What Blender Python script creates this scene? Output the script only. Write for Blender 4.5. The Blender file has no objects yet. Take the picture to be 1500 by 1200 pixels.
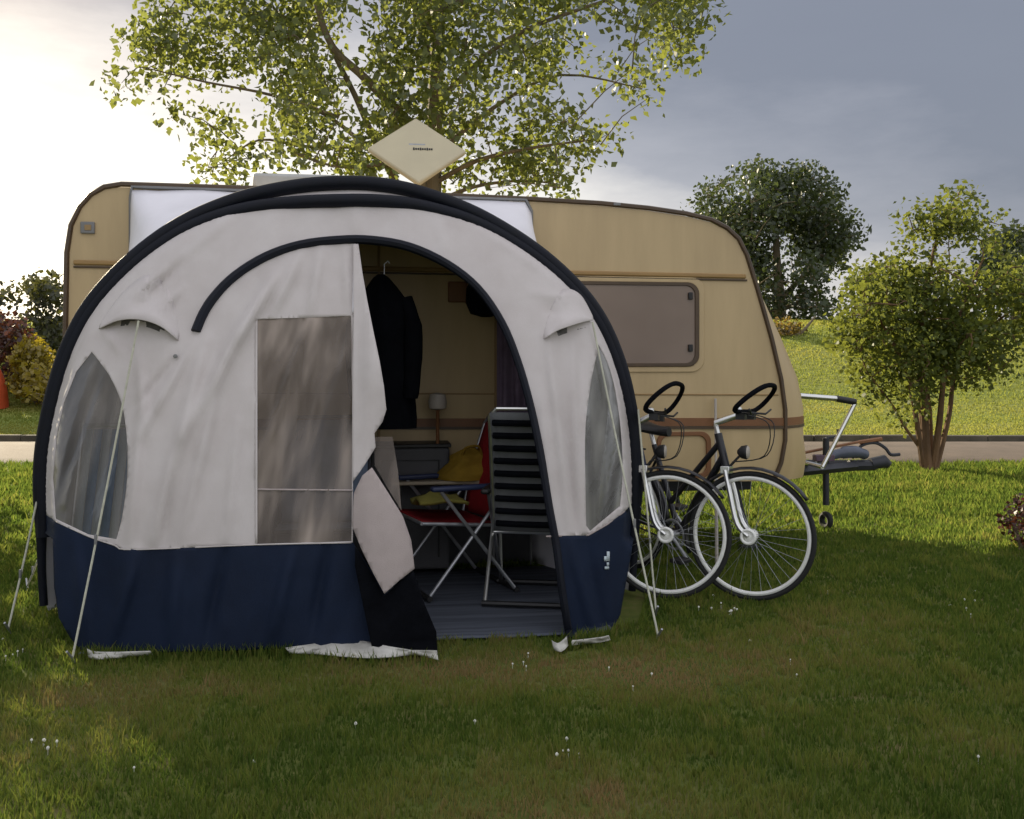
import bpy, bmesh, math, random
import numpy as np
from mathutils import Vector, Matrix, noise
from mathutils.geometry import delaunay_2d_cdt
random.seed(7)
R = np.random.default_rng(7)
scene = bpy.context.scene
col = scene.collection
rad = math.radians
# ------------------------------------------------------------------ camera model (measured from the photograph, 1500x1200)
F, CX, HY, CH = 1440.0, 750.0, 520.0, 1.41
def P(px, py, Y):
    return Vector(((px - CX) / F * Y, Y, CH - (py - HY) / F * Y))
def G(px, py):
    return P(px, py, F * CH / (py - HY))
cd = bpy.data.cameras.new('camera'); cam = bpy.data.objects.new('camera', cd); col.objects.link(cam)
cam.location = (0, 0, CH); cam.rotation_euler = (rad(90), 0, 0)
cd.sensor_width = 36; cd.lens = 36 * F / 1500; cd.shift_y = -(600 - HY) / 1500; cd.clip_end = 2000; cd.clip_start = .05
scene.camera = cam
# caravan frame: u along the side, v away from the camera, z up
A0 = Vector((-2.812, 6.2, 0)); B0 = Vector((2.114, 6.92, 0))
ANG = math.atan2(B0.y - A0.y, B0.x - A0.x); EX = (B0 - A0).normalized(); EV = Vector((-EX.y, EX.x, 0))
def loc(p):
    d = Vector(p) - A0
    return Vector((d.dot(EX), d.dot(EV), d.z))
def wor(u, v, z): return A0 + EX * u + EV * v + Vector((0, 0, z))
CAM = loc((0, 0, CH))
def ray(px, py):
    w = Vector(((px - CX) / F, 1, -(py - HY) / F))
    return Vector((w.dot(EX), w.dot(EV), w.z))
def C(px, py, v=0.0):                     # pixel -> caravan frame on the plane at offset v
    d = ray(px, py); t = (v - CAM.y) / d.y
    return CAM + d * t
# ------------------------------------------------------------------ helpers
def s2l(c):
    return tuple(((x / 255) / 12.92 if x / 255 <= .04045 else ((x / 255 + .055) / 1.055) ** 2.4) for x in c)
def tag(o, label=None, cat=None, group=None, kind=None):
    if label: o['label'] = label
    if cat: o['category'] = cat
    if group: o['group'] = group
    if kind: o['kind'] = kind
    return o
def empty(name, location=(0, 0, 0), rz=0, label=None, cat=None, group=None):
    o = bpy.data.objects.new(name, None); col.objects.link(o); o.empty_display_size = .1
    o.location = location; o.rotation_euler = (0, 0, rz)
    return tag(o, label, cat, group)
def link(name, me, m, parent=None, smooth=True, ang=40, loc_=None):
    if m is not None: me.materials.append(m)
    if smooth and len(me.polygons):
        me.polygons.foreach_set('use_smooth', np.ones(len(me.polygons), bool)); me.set_sharp_from_angle(angle=rad(ang))
    o = bpy.data.objects.new(name, me); col.objects.link(o)
    if parent is not None: o.parent = parent
    if loc_ is not None: o.location = loc_
    return o
def mesh(name, V, Fc):
    me = bpy.data.meshes.new(name); me.from_pydata([tuple(v) for v in V], [], [tuple(f) for f in Fc]); me.update(); return me
class MB:
    def __init__(s): s.V = []; s.F = []
    def add(s, V, Fc):
        n = len(s.V); s.V += [Vector(v) for v in V]; s.F += [tuple(i + n for i in f) for f in Fc]; return s
    def box(s, c, d, rz=0, M=None):
        x, y, z = [q / 2 for q in d]; v = [Vector((i * x, j * y, k * z)) for i in (-1, 1) for j in (-1, 1) for k in (-1, 1)]
        m = M or Matrix.Rotation(rz, 3, 'Z')
        return s.add([m @ q + Vector(c) for q in v], [(0, 1, 3, 2), (4, 6, 7, 5), (0, 4, 5, 1), (2, 3, 7, 6), (0, 2, 6, 4), (1, 5, 7, 3)])
    def tube(s, pts, r, n=8, cap=True, flat=1.0, up=None):
        pts = [Vector(p) for p in pts]; k = len(pts)
        rs = [r] * k if not hasattr(r, '__len__') else r
        T = []
        for i in range(k):
            a = pts[max(i - 1, 0)]; b = pts[min(i + 1, k - 1)]; t = (b - a)
            T.append(t.normalized() if t.length > 1e-9 else Vector((0, 0, 1)))
        N = Vector(up) if up is not None else (Vector((0, 0, 1)) if abs(T[0].z) < .9 else Vector((1, 0, 0)))
        V = []; Fc = []
        for i in range(k):
            N = N - T[i] * N.dot(T[i])
            N = N.normalized() if N.length > 1e-6 else T[i].orthogonal().normalized()
            B = T[i].cross(N)
            for j in range(n):
                a = 2 * math.pi * j / n
                V.append(pts[i] + (N * math.cos(a) * flat + B * math.sin(a)) * rs[i])
        for i in range(k - 1):
            for j in range(n):
                Fc.append((i * n + j, i * n + (j + 1) % n, (i + 1) * n + (j + 1) % n, (i + 1) * n + j))
        if cap: Fc += [tuple(range(n))[::-1], tuple((k - 1) * n + j for j in range(n))]
        return s.add(V, Fc)
    def ring(s, c, ax, R_, r, n=48, m=8, flat=1.0):
        ax = Vector(ax).normalized(); e1 = ax.orthogonal().normalized(); e2 = ax.cross(e1); V = []; Fc = []
        for i in range(n):
            a = 2 * math.pi * i / n; d = e1 * math.cos(a) + e2 * math.sin(a)
            for j in range(m):
                b = 2 * math.pi * j / m
                V.append(Vector(c) + d * (R_ + r * math.cos(b)) + ax * r * flat * math.sin(b))
        for i in range(n):
            for j in range(m):
                Fc.append((i * m + j, ((i + 1) % n) * m + j, ((i + 1) % n) * m + (j + 1) % m, i * m + (j + 1) % m))
        return s.add(V, Fc)
    def lathe(s, c, prof, n=20, ax=(0, 0, 1)):
        ax = Vector(ax).normalized(); e1 = ax.orthogonal().normalized(); e2 = ax.cross(e1); V = []; Fc = []; k = len(prof)
        for (r, h) in prof:
            for j in range(n):
                a = 2 * math.pi * j / n
                V.append(Vector(c) + (e1 * math.cos(a) + e2 * math.sin(a)) * r + ax * h)
        for i in range(k - 1):
            for j in range(n): Fc.append((i * n + j, i * n + (j + 1) % n, (i + 1) * n + (j + 1) % n, (i + 1) * n + j))
        Fc += [tuple(range(n))[::-1], tuple((k - 1) * n + j for j in range(n))]
        return s.add(V, Fc)
    def prism(s, poly, d):                     # planar polygon (3D points) extruded by d
        n = len(poly); d = Vector(d); V = [Vector(p) for p in poly] + [Vector(p) + d for p in poly]
        return s.add(V, [tuple(range(n)), tuple(range(2 * n - 1, n - 1, -1))] + [(i, i + n, (i + 1) % n + n, (i + 1) % n) for i in range(n)])
    def strip(s, rows):                        # grid of points
        k = len(rows[0]); V = [p for r in rows for p in r]
        return s.add(V, [(i * k + j, i * k + j + 1, (i + 1) * k + j + 1, (i + 1) * k + j) for i in range(len(rows) - 1) for j in range(k - 1)])
    def build(s, name, m, parent=None, bevel=0, solid=0, ang=40, smooth=True, fix=True, loc_=None):
        me = mesh(name, s.V, s.F)
        if fix:
            bm = bmesh.new(); bm.from_mesh(me); bmesh.ops.recalc_face_normals(bm, faces=bm.faces[:]); bm.to_mesh(me); bm.free()
        o = link(name, me, m, parent, smooth, ang, loc_)
        if solid:
            q = o.modifiers.new('solid', 'SOLIDIFY'); q.thickness = solid; q.offset = 0
        if bevel:
            q = o.modifiers.new('bevel', 'BEVEL'); q.width = bevel; q.segments = 2; q.limit_method = 'ANGLE'; q.angle_limit = rad(50)
        return o
def inpoly(x, y, poly):
    c = False; n = len(poly); j = n - 1
    for i in range(n):
        xi, yi = poly[i]; xj, yj = poly[j]
        if (yi > y) != (yj > y) and x < (xj - xi) * (y - yi) / (yj - yi) + xi: c = not c
        j = i
    return c
def smooth_line(pts, n=6):                     # Catmull-Rom
    pts = [Vector(p) for p in pts]; out = []
    for i in range(len(pts) - 1):
        p0 = pts[max(i - 1, 0)]; p1 = pts[i]; p2 = pts[i + 1]; p3 = pts[min(i + 2, len(pts) - 1)]
        for k in range(n):
            t = k / n
            out.append(.5 * ((2 * p1) + (p2 - p0) * t + (2 * p0 - 5 * p1 + 4 * p2 - p3) * t * t + (3 * p1 - p0 - 3 * p2 + p3) * t ** 3))
    out.append(pts[-1]); return out
def sm2(pts, n=5): return [(p.x, p.y) for p in smooth_line([(a, b, 0) for a, b in pts], n)]
def sstep(a, b, x):
    t = min(max((x - a) / (b - a), 0), 1); return t * t * (3 - 2 * t)
# ------------------------------------------------------------------ materials
def nodes(name):
    m = bpy.data.materials.new(name); m.use_nodes = True; t = m.node_tree; t.nodes.clear()
    out = t.nodes.new('ShaderNodeOutputMaterial'); return m, t, out
def N(t, typ, **kw):
    n = t.nodes.new(typ)
    for k, v in kw.items():
        if k in n.inputs.keys() if isinstance(k, str) else False: n.inputs[k].default_value = v
        else: setattr(n, k, v)
    return n
def noise_tex(t, scale, detail=4, rough=.55, coords='Object', vec=None):
    n = t.nodes.new('ShaderNodeTexNoise'); n.inputs['Scale'].default_value = scale; n.inputs['Detail'].default_value = detail; n.inputs['Roughness'].default_value = rough
    if vec is None:
        tc = t.nodes.new('ShaderNodeTexCoord'); vec = tc.outputs[coords]
    t.links.new(vec, n.inputs['Vector']); return n
def ramp(t, fac, stops):
    r = t.nodes.new('ShaderNodeValToRGB'); e = r.color_ramp.elements
    while len(e) < len(stops): e.new(.5)
    for q, (p, c) in zip(e, stops): q.position = p; q.color = (*c, 1)
    t.links.new(fac, r.inputs['Fac']); return r
def mul(c, k): return tuple(min(1, x * k) for x in c)
def mat(name, c, rough=.6, var=.15, scale=6, bump=0, bscale=60, metallic=0, spec=.5, c2=None, stretch=None, sheen=0):
    m, t, out = nodes(name); b = t.nodes.new('ShaderNodeBsdfPrincipled')
    tc = t.nodes.new('ShaderNodeTexCoord'); vec = tc.outputs['Object']
    if stretch:
        mp = t.nodes.new('ShaderNodeMapping'); mp.inputs['Scale'].default_value = stretch; t.links.new(vec, mp.inputs['Vector']); vec = mp.outputs['Vector']
    n = noise_tex(t, scale, 6, .6, vec=vec)
    r = ramp(t, n.outputs['Fac'], [(.3, c2 if c2 else mul(c, 1 - var)), (.68, mul(c, 1 + var * .6))])
    t.links.new(r.outputs['Color'], b.inputs['Base Color'])
    rr = t.nodes.new('ShaderNodeMapRange'); rr.inputs['To Min'].default_value = max(.04, rough - .1); rr.inputs['To Max'].default_value = min(1, rough + .1)
    t.links.new(n.outputs['Fac'], rr.inputs['Value']); t.links.new(rr.outputs['Result'], b.inputs['Roughness'])
    b.inputs['Metallic'].default_value = metallic; b.inputs['Specular IOR Level'].default_value = spec
    if bump:
        n2 = noise_tex(t, bscale, 3, .6, vec=vec); bp = t.nodes.new('ShaderNodeBump'); bp.inputs['Strength'].default_value = bump; bp.inputs['Distance'].default_value = .01
        t.links.new(n2.outputs['Fac'], bp.inputs['Height']); t.links.new(bp.outputs['Normal'], b.inputs['Normal'])
    t.links.new(b.outputs['BSDF'], out.inputs['Surface']); return m
def leafmat(name, c, tr, mixf=.45, scale=1.3, var=.45, gloss=.06):
    m, t, out = nodes(name)
    n = noise_tex(t, scale, 4, .7); n2 = noise_tex(t, 17, 2, .6)
    ad = t.nodes.new('ShaderNodeMath'); ad.operation = 'ADD'; hf = t.nodes.new('ShaderNodeMath'); hf.operation = 'MULTIPLY'; hf.inputs[1].default_value = .5
    t.links.new(n.outputs['Fac'], ad.inputs[0]); t.links.new(n2.outputs['Fac'], ad.inputs[1]); t.links.new(ad.outputs[0], hf.inputs[0])
    r1 = ramp(t, hf.outputs[0], [(.34, mul(c, 1 - var)), (.66, mul(c, 1 + var))]); r2 = ramp(t, hf.outputs[0], [(.34, mul(tr, 1 - var * .6)), (.66, mul(tr, 1 + var * .6))])
    d = t.nodes.new('ShaderNodeBsdfDiffuse'); l = t.nodes.new('ShaderNodeBsdfTranslucent'); g = t.nodes.new('ShaderNodeBsdfGlossy'); g.inputs['Roughness'].default_value = .45
    t.links.new(r1.outputs['Color'], d.inputs['Color']); t.links.new(r2.outputs['Color'], l.inputs['Color'])
    a = t.nodes.new('ShaderNodeMixShader'); a.inputs[0].default_value = mixf; t.links.new(d.outputs[0], a.inputs[1]); t.links.new(l.outputs[0], a.inputs[2])
    b = t.nodes.new('ShaderNodeMixShader'); b.inputs[0].default_value = gloss; t.links.new(a.outputs[0], b.inputs[1]); t.links.new(g.outputs[0], b.inputs[2])
    t.links.new(b.outputs[0], out.inputs['Surface']); return m
M = {}
M['cream'] = mat('caravan_cream', (.52, .39, .21), .42, .08, 1.6, .03, 25, c2=(.45, .332, .174), stretch=(3.2, 3.2, .5))
M['cream_dk'] = mat('caravan_trim_tan', (.30, .19, .075), .5, .15, 5)
M['brown'] = mat('caravan_stripe_brown', (.20, .085, .03), .5, .2, 4)
M['rail'] = mat('dark_bronze_rail', (.075, .045, .022), .45, .25, 8)
M['ochre'] = mat('ochre_ridge', (.33, .20, .07), .5, .15, 3)
M['grey'] = mat('grey_plastic', (.20, .20, .20), .5, .15, 6)
M['fabric'] = mat('beige_awning_cloth', (.575, .537, .525), .85, .07, 3.2, .25, 240, c2=(.52, .475, .46), spec=.2)
M['lining'] = mat('pinkish_grey_lining', (.42, .36, .345), .85, .08, 5, .25, 240, spec=.2)
M['white'] = mat('white_roof_cloth', (.80, .78, .82), .6, .06, 2.5, .1, 120, spec=.3)
M['navy'] = mat('navy_skirt_cloth', (.0085, .0155, .036), .7, .25, 3.5, .2, 160, spec=.15)
M['navy2'] = mat('navy_sleeve', (.004, .0055, .012), .6, .3, 12, .2, 120, spec=.25)
M['black'] = mat('black_plastic', (.012, .012, .013), .5, .3, 10)
M['blackcloth'] = mat('black_cloth', (.0045, .005, .007), .9, .4, 8, .3, 150, spec=.05)
M['rubber'] = mat('tyre_rubber', (.014, .014, .014), .8, .3, 20)
M['alu'] = mat('aluminium', (.72, .72, .70), .32, .06, 14, metallic=1)
M['rim'] = mat('pale_alloy_rim', (.86, .86, .82), .45, .05, 14, metallic=.1)
M['steel'] = mat('galvanised_steel', (.40, .41, .43), .45, .2, 18, metallic=.8)
M['darkmetal'] = mat('dark_blue_grey_metal', (.022, .024, .032), .55, .3, 9)
M['bikeblue'] = mat('dark_blue_bike_paint', (.020, .024, .055), .3, .15, 9)
M['bikeblack'] = mat('black_bike_paint', (.012, .012, .016), .3, .15, 9)
M['red'] = mat('red_cloth', (.22, .010, .014), .85, .25, 7, .3, 120, spec=.2)
M['redplastic'] = mat('red_lens', (.45, .02, .02), .25, .1, 7)
M['yellow'] = mat('yellow_cloth', (.26, .16, .018), .85, .3, 5, .3, 90, spec=.2)
M['blue'] = mat('blue_striped_cloth', (.10, .25, .44), .8, .2, 6, .2, 120)
M['paleblue'] = mat('pale_blue_cloth', (.50, .58, .62), .8, .1, 6, .2, 120)
M['purple'] = mat('dark_purple_curtain', (.16, .12, .165), .9, .3, 6, .2, 100, spec=.1)
M['greybox'] = mat('grey_cupboard_cloth', (.085, .085, .09), .8, .15, 5, .2, 100)
M['woodtop'] = mat('table_laminate', (.30, .25, .18), .5, .2, 4)
M['lampw'] = mat('pale_lamp_plastic', (.42, .38, .33), .5, .1, 8)
M['rope'] = mat('pale_rope', (.50, .50, .40), .85, .2, 30)
M['mud'] = mat('pale_mud_flap', (.50, .49, .45), .7, .25, 7, .3, 60, c2=(.33, .32, .28))
M['sat'] = mat('sand_antenna_plastic', (.52, .46, .31), .55, .06, 4)
M['kerb'] = mat('dark_kerb_stone', (.11, .095, .07), .9, .45, 2.5, .5, 30)
M['path'] = mat('pinkish_path', (.115, .086, .066), .9, .22, 2.2, .5, 40, c2=(.085, .064, .047))
M['bark'] = mat('grey_brown_bark', (.17, .135, .085), .95, .5, 5, 1.0, 22, stretch=(1, 1, .25))
M['bark2'] = mat('orange_brown_bark', (.15, .088, .045), .95, .5, 7, 1.0, 26, stretch=(1, 1, .3))
M['dometent'] = mat('orange_red_nylon', (.62, .10, .035), .6, .12, 5, .1, 60)
M['flower'] = mat('white_petals', (.75, .74, .66), .8, .15, 20)
M['poplar'] = leafmat('poplar_leaves', (.100, .130, .036), (.27, .30, .05), .46)
M['oak'] = leafmat('dark_oak_leaves', (.042, .060, .024), (.075, .10, .02), .33, .35)
M['elder'] = leafmat('olive_leaves', (.080, .108, .026), (.21, .235, .036), .44, 1.1, gloss=.02)
M['hedge'] = leafmat('hedge_leaves', (.035, .05, .018), (.06, .08, .015), .3)
M['gold'] = leafmat('golden_leaves', (.26, .20, .02), (.36, .28, .02), .4)
M['rust'] = leafmat('russet_leaves', (.055, .018, .014), (.10, .03, .012), .3)
M['duskleaf'] = leafmat('brown_green_leaves', (.045, .05, .022), (.10, .10, .02), .35)
# striped webbing for the recliner is modelled as slats; clear foil:
def foil(name, tint, haze, hazecol):
    m, t, out = nodes(name)
    tr = t.nodes.new('ShaderNodeBsdfTransparent'); tr.inputs['Color'].default_value = (*tint, 1)
    d = t.nodes.new('ShaderNodeBsdfDiffuse'); d.inputs['Color'].default_value = (*hazecol, 1)
    g = t.nodes.new('ShaderNodeBsdfGlossy'); g.inputs['Roughness'].default_value = .10
    tc = t.nodes.new('ShaderNodeTexCoord'); m0 = t.nodes.new('ShaderNodeMapping'); m0.inputs['Rotation'].default_value = (0, rad(-8), 0); t.links.new(tc.outputs['Object'], m0.inputs['Vector'])
    mp = t.nodes.new('ShaderNodeMapping'); mp.inputs['Scale'].default_value = (9, 6, .35); t.links.new(m0.outputs['Vector'], mp.inputs['Vector'])
    n = noise_tex(t, 1.0, 2.5, .45, vec=mp.outputs['Vector'])
    hz = ramp(t, n.outputs['Fac'], [(.34, (haze * .45,) * 3), (.50, (haze * .9,) * 3), (.70, (min(1, haze * 1.9),) * 3)])
    bp = t.nodes.new('ShaderNodeBump'); bp.inputs['Strength'].default_value = .22; bp.inputs['Distance'].default_value = .02
    t.links.new(n.outputs['Fac'], bp.inputs['Height']); t.links.new(bp.outputs['Normal'], g.inputs['Normal']); g.inputs['Roughness'].default_value = .2
    fr = t.nodes.new('ShaderNodeFresnel'); fr.inputs['IOR'].default_value = 1.22; t.links.new(bp.outputs['Normal'], fr.inputs['Normal'])
    fc = t.nodes.new('ShaderNodeMath'); fc.operation = 'MINIMUM'; fc.inputs[1].default_value = .16; t.links.new(fr.outputs[0], fc.inputs[0])
    a = t.nodes.new('ShaderNodeMixShader'); t.links.new(hz.outputs['Color'], a.inputs[0]); t.links.new(tr.outputs[0], a.inputs[1]); t.links.new(d.outputs[0], a.inputs[2])
    b = t.nodes.new('ShaderNodeMixShader'); t.links.new(fc.outputs[0], b.inputs[0]); t.links.new(a.outputs[0], b.inputs[1]); t.links.new(g.outputs[0], b.inputs[2])
    t.links.new(b.outputs[0], out.inputs['Surface']); return m
M['foil'] = foil('clear_foil', (.64, .59, .54), .50, (.38, .32, .275))
M['foil3'] = foil('side_clear_foil', (.70, .70, .70), .30, (.37, .34, .31))
M['foil2'] = foil('hazy_foil', (.60, .60, .56), .55, (.24, .235, .215))
def glassmat():
    m, t, out = nodes('caravan_window_glass'); b = t.nodes.new('ShaderNodeBsdfPrincipled')
    n = noise_tex(t, 1.4, 3, .5); r = ramp(t, n.outputs['Fac'], [(.3, (.16, .112, .078)), (.7, (.225, .162, .118))])
    t.links.new(r.outputs['Color'], b.inputs['Base Color']); b.inputs['Roughness'].default_value = .12; b.inputs['Specular IOR Level'].default_value = .5
    t.links.new(b.outputs[0], out.inputs['Surface']); return m
M['glass'] = glassmat()
def sheetmat():
    m, t, out = nodes('groundsheet_weave'); b = t.nodes.new('ShaderNodeBsdfPrincipled'); b.inputs['Roughness'].default_value = .8
    tc = t.nodes.new('ShaderNodeTexCoord'); mp = t.nodes.new('ShaderNodeMapping'); mp.inputs['Scale'].default_value = (.6, 22, 1); t.links.new(tc.outputs['Object'], mp.inputs['Vector'])
    n = noise_tex(t, 1.0, 4, .6, vec=mp.outputs['Vector']); r = ramp(t, n.outputs['Fac'], [(.32, (.028, .033, .046)), (.5, (.062, .072, .095)), (.7, (.10, .112, .14))])
    t.links.new(r.outputs['Color'], b.inputs['Base Color'])
    bp = t.nodes.new('ShaderNodeBump'); bp.inputs['Strength'].default_value = .5; bp.inputs['Distance'].default_value = .01; t.links.new(n.outputs['Fac'], bp.inputs['Height']); t.links.new(bp.outputs['Normal'], b.inputs['Normal'])
    t.links.new(b.outputs[0], out.inputs['Surface']); return m
M['sheet'] = sheetmat()
def lawnmat():
    m, t, out = nodes('lawn_soil_and_grass'); b = t.nodes.new('ShaderNodeBsdfPrincipled'); b.inputs['Roughness'].default_value = .95; b.inputs['Specular IOR Level'].default_value = .1
    n = noise_tex(t, .9, 6, .65); n2 = noise_tex(t, 9, 5, .7)
    ad = t.nodes.new('ShaderNodeMath'); ad.operation = 'ADD'; hf = t.nodes.new('ShaderNodeMath'); hf.operation = 'MULTIPLY'; hf.inputs[1].default_value = .5
    t.links.new(n.outputs['Fac'], ad.inputs[0]); t.links.new(n2.outputs['Fac'], ad.inputs[1]); t.links.new(ad.outputs[0], hf.inputs[0])
    r = ramp(t, hf.outputs[0], [(.36, (.060, .082, .020)), (.5, (.10, .118, .028)), (.64, (.145, .125, .052))])
    # far field blends to a lighter yellow-green
    tc = t.nodes.new('ShaderNodeTexCoord'); sx = t.nodes.new('ShaderNodeSeparateXYZ'); t.links.new(tc.outputs['Object'], sx.inputs[0])
    mr = t.nodes.new('ShaderNodeMapRange'); mr.inputs['From Min'].default_value = 15; mr.inputs['From Max'].default_value = 19; t.links.new(sx.outputs['Y'], mr.inputs['Value'])
    mp = t.nodes.new('ShaderNodeMapping'); mp.inputs['Scale'].default_value = (.05, .45, .3); t.links.new(tc.outputs['Object'], mp.inputs['Vector'])
    n3 = noise_tex(t, 1.0, 5, .65, vec=mp.outputs['Vector']); r3 = ramp(t, n3.outputs['Fac'], [(.32, (.15, .19, .042)), (.5, (.21, .235, .056)), (.68, (.265, .255, .075))])
    mx = t.nodes.new('ShaderNodeMix'); mx.data_type = 'RGBA'; t.links.new(mr.outputs[0], mx.inputs['Factor']); t.links.new(r.outputs[0], mx.inputs['A']); t.links.new(r3.outputs[0], mx.inputs['B'])
    t.links.new(mx.outputs['Result'], b.inputs['Base Color']); t.links.new(b.outputs[0], out.inputs['Surface']); return m
M['lawn'] = lawnmat()
def grassmat(name, stops, tr):
    m, t, out = nodes(name); at = t.nodes.new('ShaderNodeAttribute'); at.attribute_name = 'dry'
    r = ramp(t, at.outputs['Fac'], stops)
    d = t.nodes.new('ShaderNodeBsdfDiffuse'); l = t.nodes.new('ShaderNodeBsdfTranslucent')
    mm = t.nodes.new('ShaderNodeMix'); mm.data_type = 'RGBA'; mm.blend_type = 'MULTIPLY'; mm.inputs['Factor'].default_value = 1; mm.inputs['B'].default_value = (*tr, 1); mm.clamp_result = False
    t.links.new(r.outputs[0], mm.inputs['A']); t.links.new(r.outputs[0], d.inputs['Color']); t.links.new(mm.outputs['Result'], l.inputs['Color'])
    a = t.nodes.new('ShaderNodeMixShader'); a.inputs[0].default_value = .5; t.links.new(d.outputs[0], a.inputs[1]); t.links.new(l.outputs[0], a.inputs[2])
    t.links.new(a.outputs[0], out.inputs['Surface']); return m
M['grass'] = grassmat('grass_blades', [(0, (.062, .104, .022)), (.25, (.100, .145, .030)), (.48, (.160, .190, .044)), (.78, (.200, .185, .066)), (1, (.26, .195, .10))], (1.7, 1.6, 1.2))
M['fieldgrass'] = grassmat('field_grass_blades', [(0, (.15, .19, .042)), (.5, (.21, .235, .056)), (1, (.265, .255, .075))], (1.6, 1.5, 1.2))
# ------------------------------------------------------------------ terrain
def height(x, y):
    h = 2.62 * sstep(16.3, 36, y) * (0.85 + .15 * sstep(16.3, 24, y))
    if y > 36: h -= .5 * sstep(36, 90, y)
    return h + .05 * noise.noise((x * .12, y * .12, 3)) * sstep(15, 24, y)
ys = list(np.concatenate([np.linspace(-14, 15.9, 24), np.linspace(16.2, 40, 46), np.geomspace(42, 700, 22)])); xs = list(np.concatenate([-np.geomspace(700, 26, 12), np.linspace(-24, 24, 49), np.geomspace(26, 700, 12)]))
mb = MB(); mb.strip([[(x, y, height(x, y)) for x in xs] for y in ys])
tag(mb.build('lawn', M['lawn'], fix=False, ang=180), kind='structure')
mb = MB(); px_ = list(np.linspace(-34, 34, 70)); prof = [(0, -.01), (.06, .012), (.5, .03), (1.6, .045), (2.7, .035), (3.14, .012), (3.2, -.01)]
mb.strip([[(x, 12.72 + a + .07 * noise.noise((x * .8, i * 9.1, 0)) * (i in (0, 1)), z) for x in px_] for i, (a, z) in enumerate(prof)])
tag(mb.build('path', M['path'], fix=False, ang=180), kind='structure')
mb = MB(); xk = -34.0
while xk < 34:
    w = random.uniform(.8, 1.1); mb.box((xk + w / 2, 16.05 + random.uniform(-.012, .012), .015 + random.uniform(-.006, .006)), (w - .006, .14, .17), random.uniform(-.012, .012)); xk += w
tag(mb.build('kerb', M['kerb'], bevel=.015), kind='structure')
# ------------------------------------------------------------------ caravan
car = empty('caravan', A0, ANG, 'cream and tan touring caravan with brown stripes parked behind the rounded awning', 'caravan')
W = 2.12
topL = [(95, 705), (96, 600), (96, 480), (98, 370), (104, 330), (117, 303), (133, 285), (153, 274), (178, 270)]
topR = [(400, 277), (600, 284), (780, 292), (880, 298), (950, 305), (1005, 313), (1042, 322), (1065, 334), (1082, 350), (1094, 374), (1110, 425), (1130, 495), (1144, 555), (1150, 600), (1150, 645), (1144, 678), (1133, 705)]
prof = [C(x, y) for x, y in topL + topR]; prof = [(p.x, p.z) for p in prof]
iR = len(topL) + 8
nose = {}
def noseoff(i):                              # extra reach of the rounded nose beyond the side trim
    px, py = (topL + topR)[i]
    if i < iR: return 0
    return .25 * sstep(335, 600, py) + .10 * sstep(640, 705, py) + .03 * sstep(330, 360, py)
secs = [(0, 0), (.03, .22), (.09, .50), (.18, .78), (.30, .95), (.5, 1.0), (W / 2, 1.0), (W - .5, 1.0), (W - .30, .95), (W - .18, .78), (W - .09, .5), (W - .03, .22), (W, 0)]
mb = MB(); rows = []
for (v, k) in secs:
    rows.append([Vector((u + noseoff(i) * k, v, z - (.02 * (1 - k) if 8 <= i < iR else 0) + .02 * k * (8 <= i < iR))) for i, (u, z) in enumerate(prof)])
n = len(prof); V = [p for r in rows for p in r]; Fc = []
for i in range(len(rows) - 1):
    for j in range(n): Fc.append((i * n + j, i * n + (j + 1) % n, (i + 1) * n + (j + 1) % n, (i + 1) * n + j))
Fc += [tuple(range(n)), tuple((len(rows) - 1) * n + j for j in range(n))]
mb.add(V, Fc); body = mb.build('body', M['cream'], car, ang=32)
# bead rails round the side profile, moulding ridges and stripe
mb = MB(); mb.tube([(u, -.004, z) for u, z in prof[:n]], .017, 6); mb.build('edge_rail', M['rail'], car)
def hband(y0l, y0r, h, out, x0, x1, name, m, bev=.008, z_off=0):
    a = C(x0, y0l); b = C(x1, y0r); mb = MB()
    mb.prism([(a.x, 0.004, a.z), (b.x, 0.004, b.z), (b.x, 0.004, b.z - h), (a.x, 0.004, a.z - h)], (0, -out - .004, 0)); return mb.build(name, m, car, bevel=bev)
hband(381, 402, .030, .016, 108, 1092, 'moulding', M['ochre']); hband(389.5, 409.5, .012, .012, 108, 1094, 'moulding_dark_strip', M['rail'], .003)  # ochre ridge with a dark bronze strip along its lower edge
hband(574, 577.5, .010, .006, 100, 1140, 'panel_seam', M['cream_dk'], .002)
# lower stripe runs round the nose
def stripe(y, h, out, name, m):
    mb = MB(); pts = []
    aL = C(100, y + 2); pts.append((aL.x, -out, aL.z))
    aR = C(1149, y); pts.append((aR.x - .1, -out, aR.z)); pts.append((aR.x, -out, aR.z))
    for v, k in secs[1:6]: pts.append((aR.x + .28 * k + out, v, aR.z))
    rows = [[Vector(p) for p in pts], [Vector(p) - Vector((0, 0, h)) for p in pts]]
    inner = [Vector(p) + Vector((-.03, .03, 0)) for p in pts]
    mb.strip([inner] + rows + [[p - Vector((0, 0, h)) for p in inner]]); return mb.build(name, m, car)
stripe(612, .055, .010, 'lower_stripe', M['brown']); stripe(624, .018, .014, 'lower_stripe_edge', M['rail'])
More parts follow.
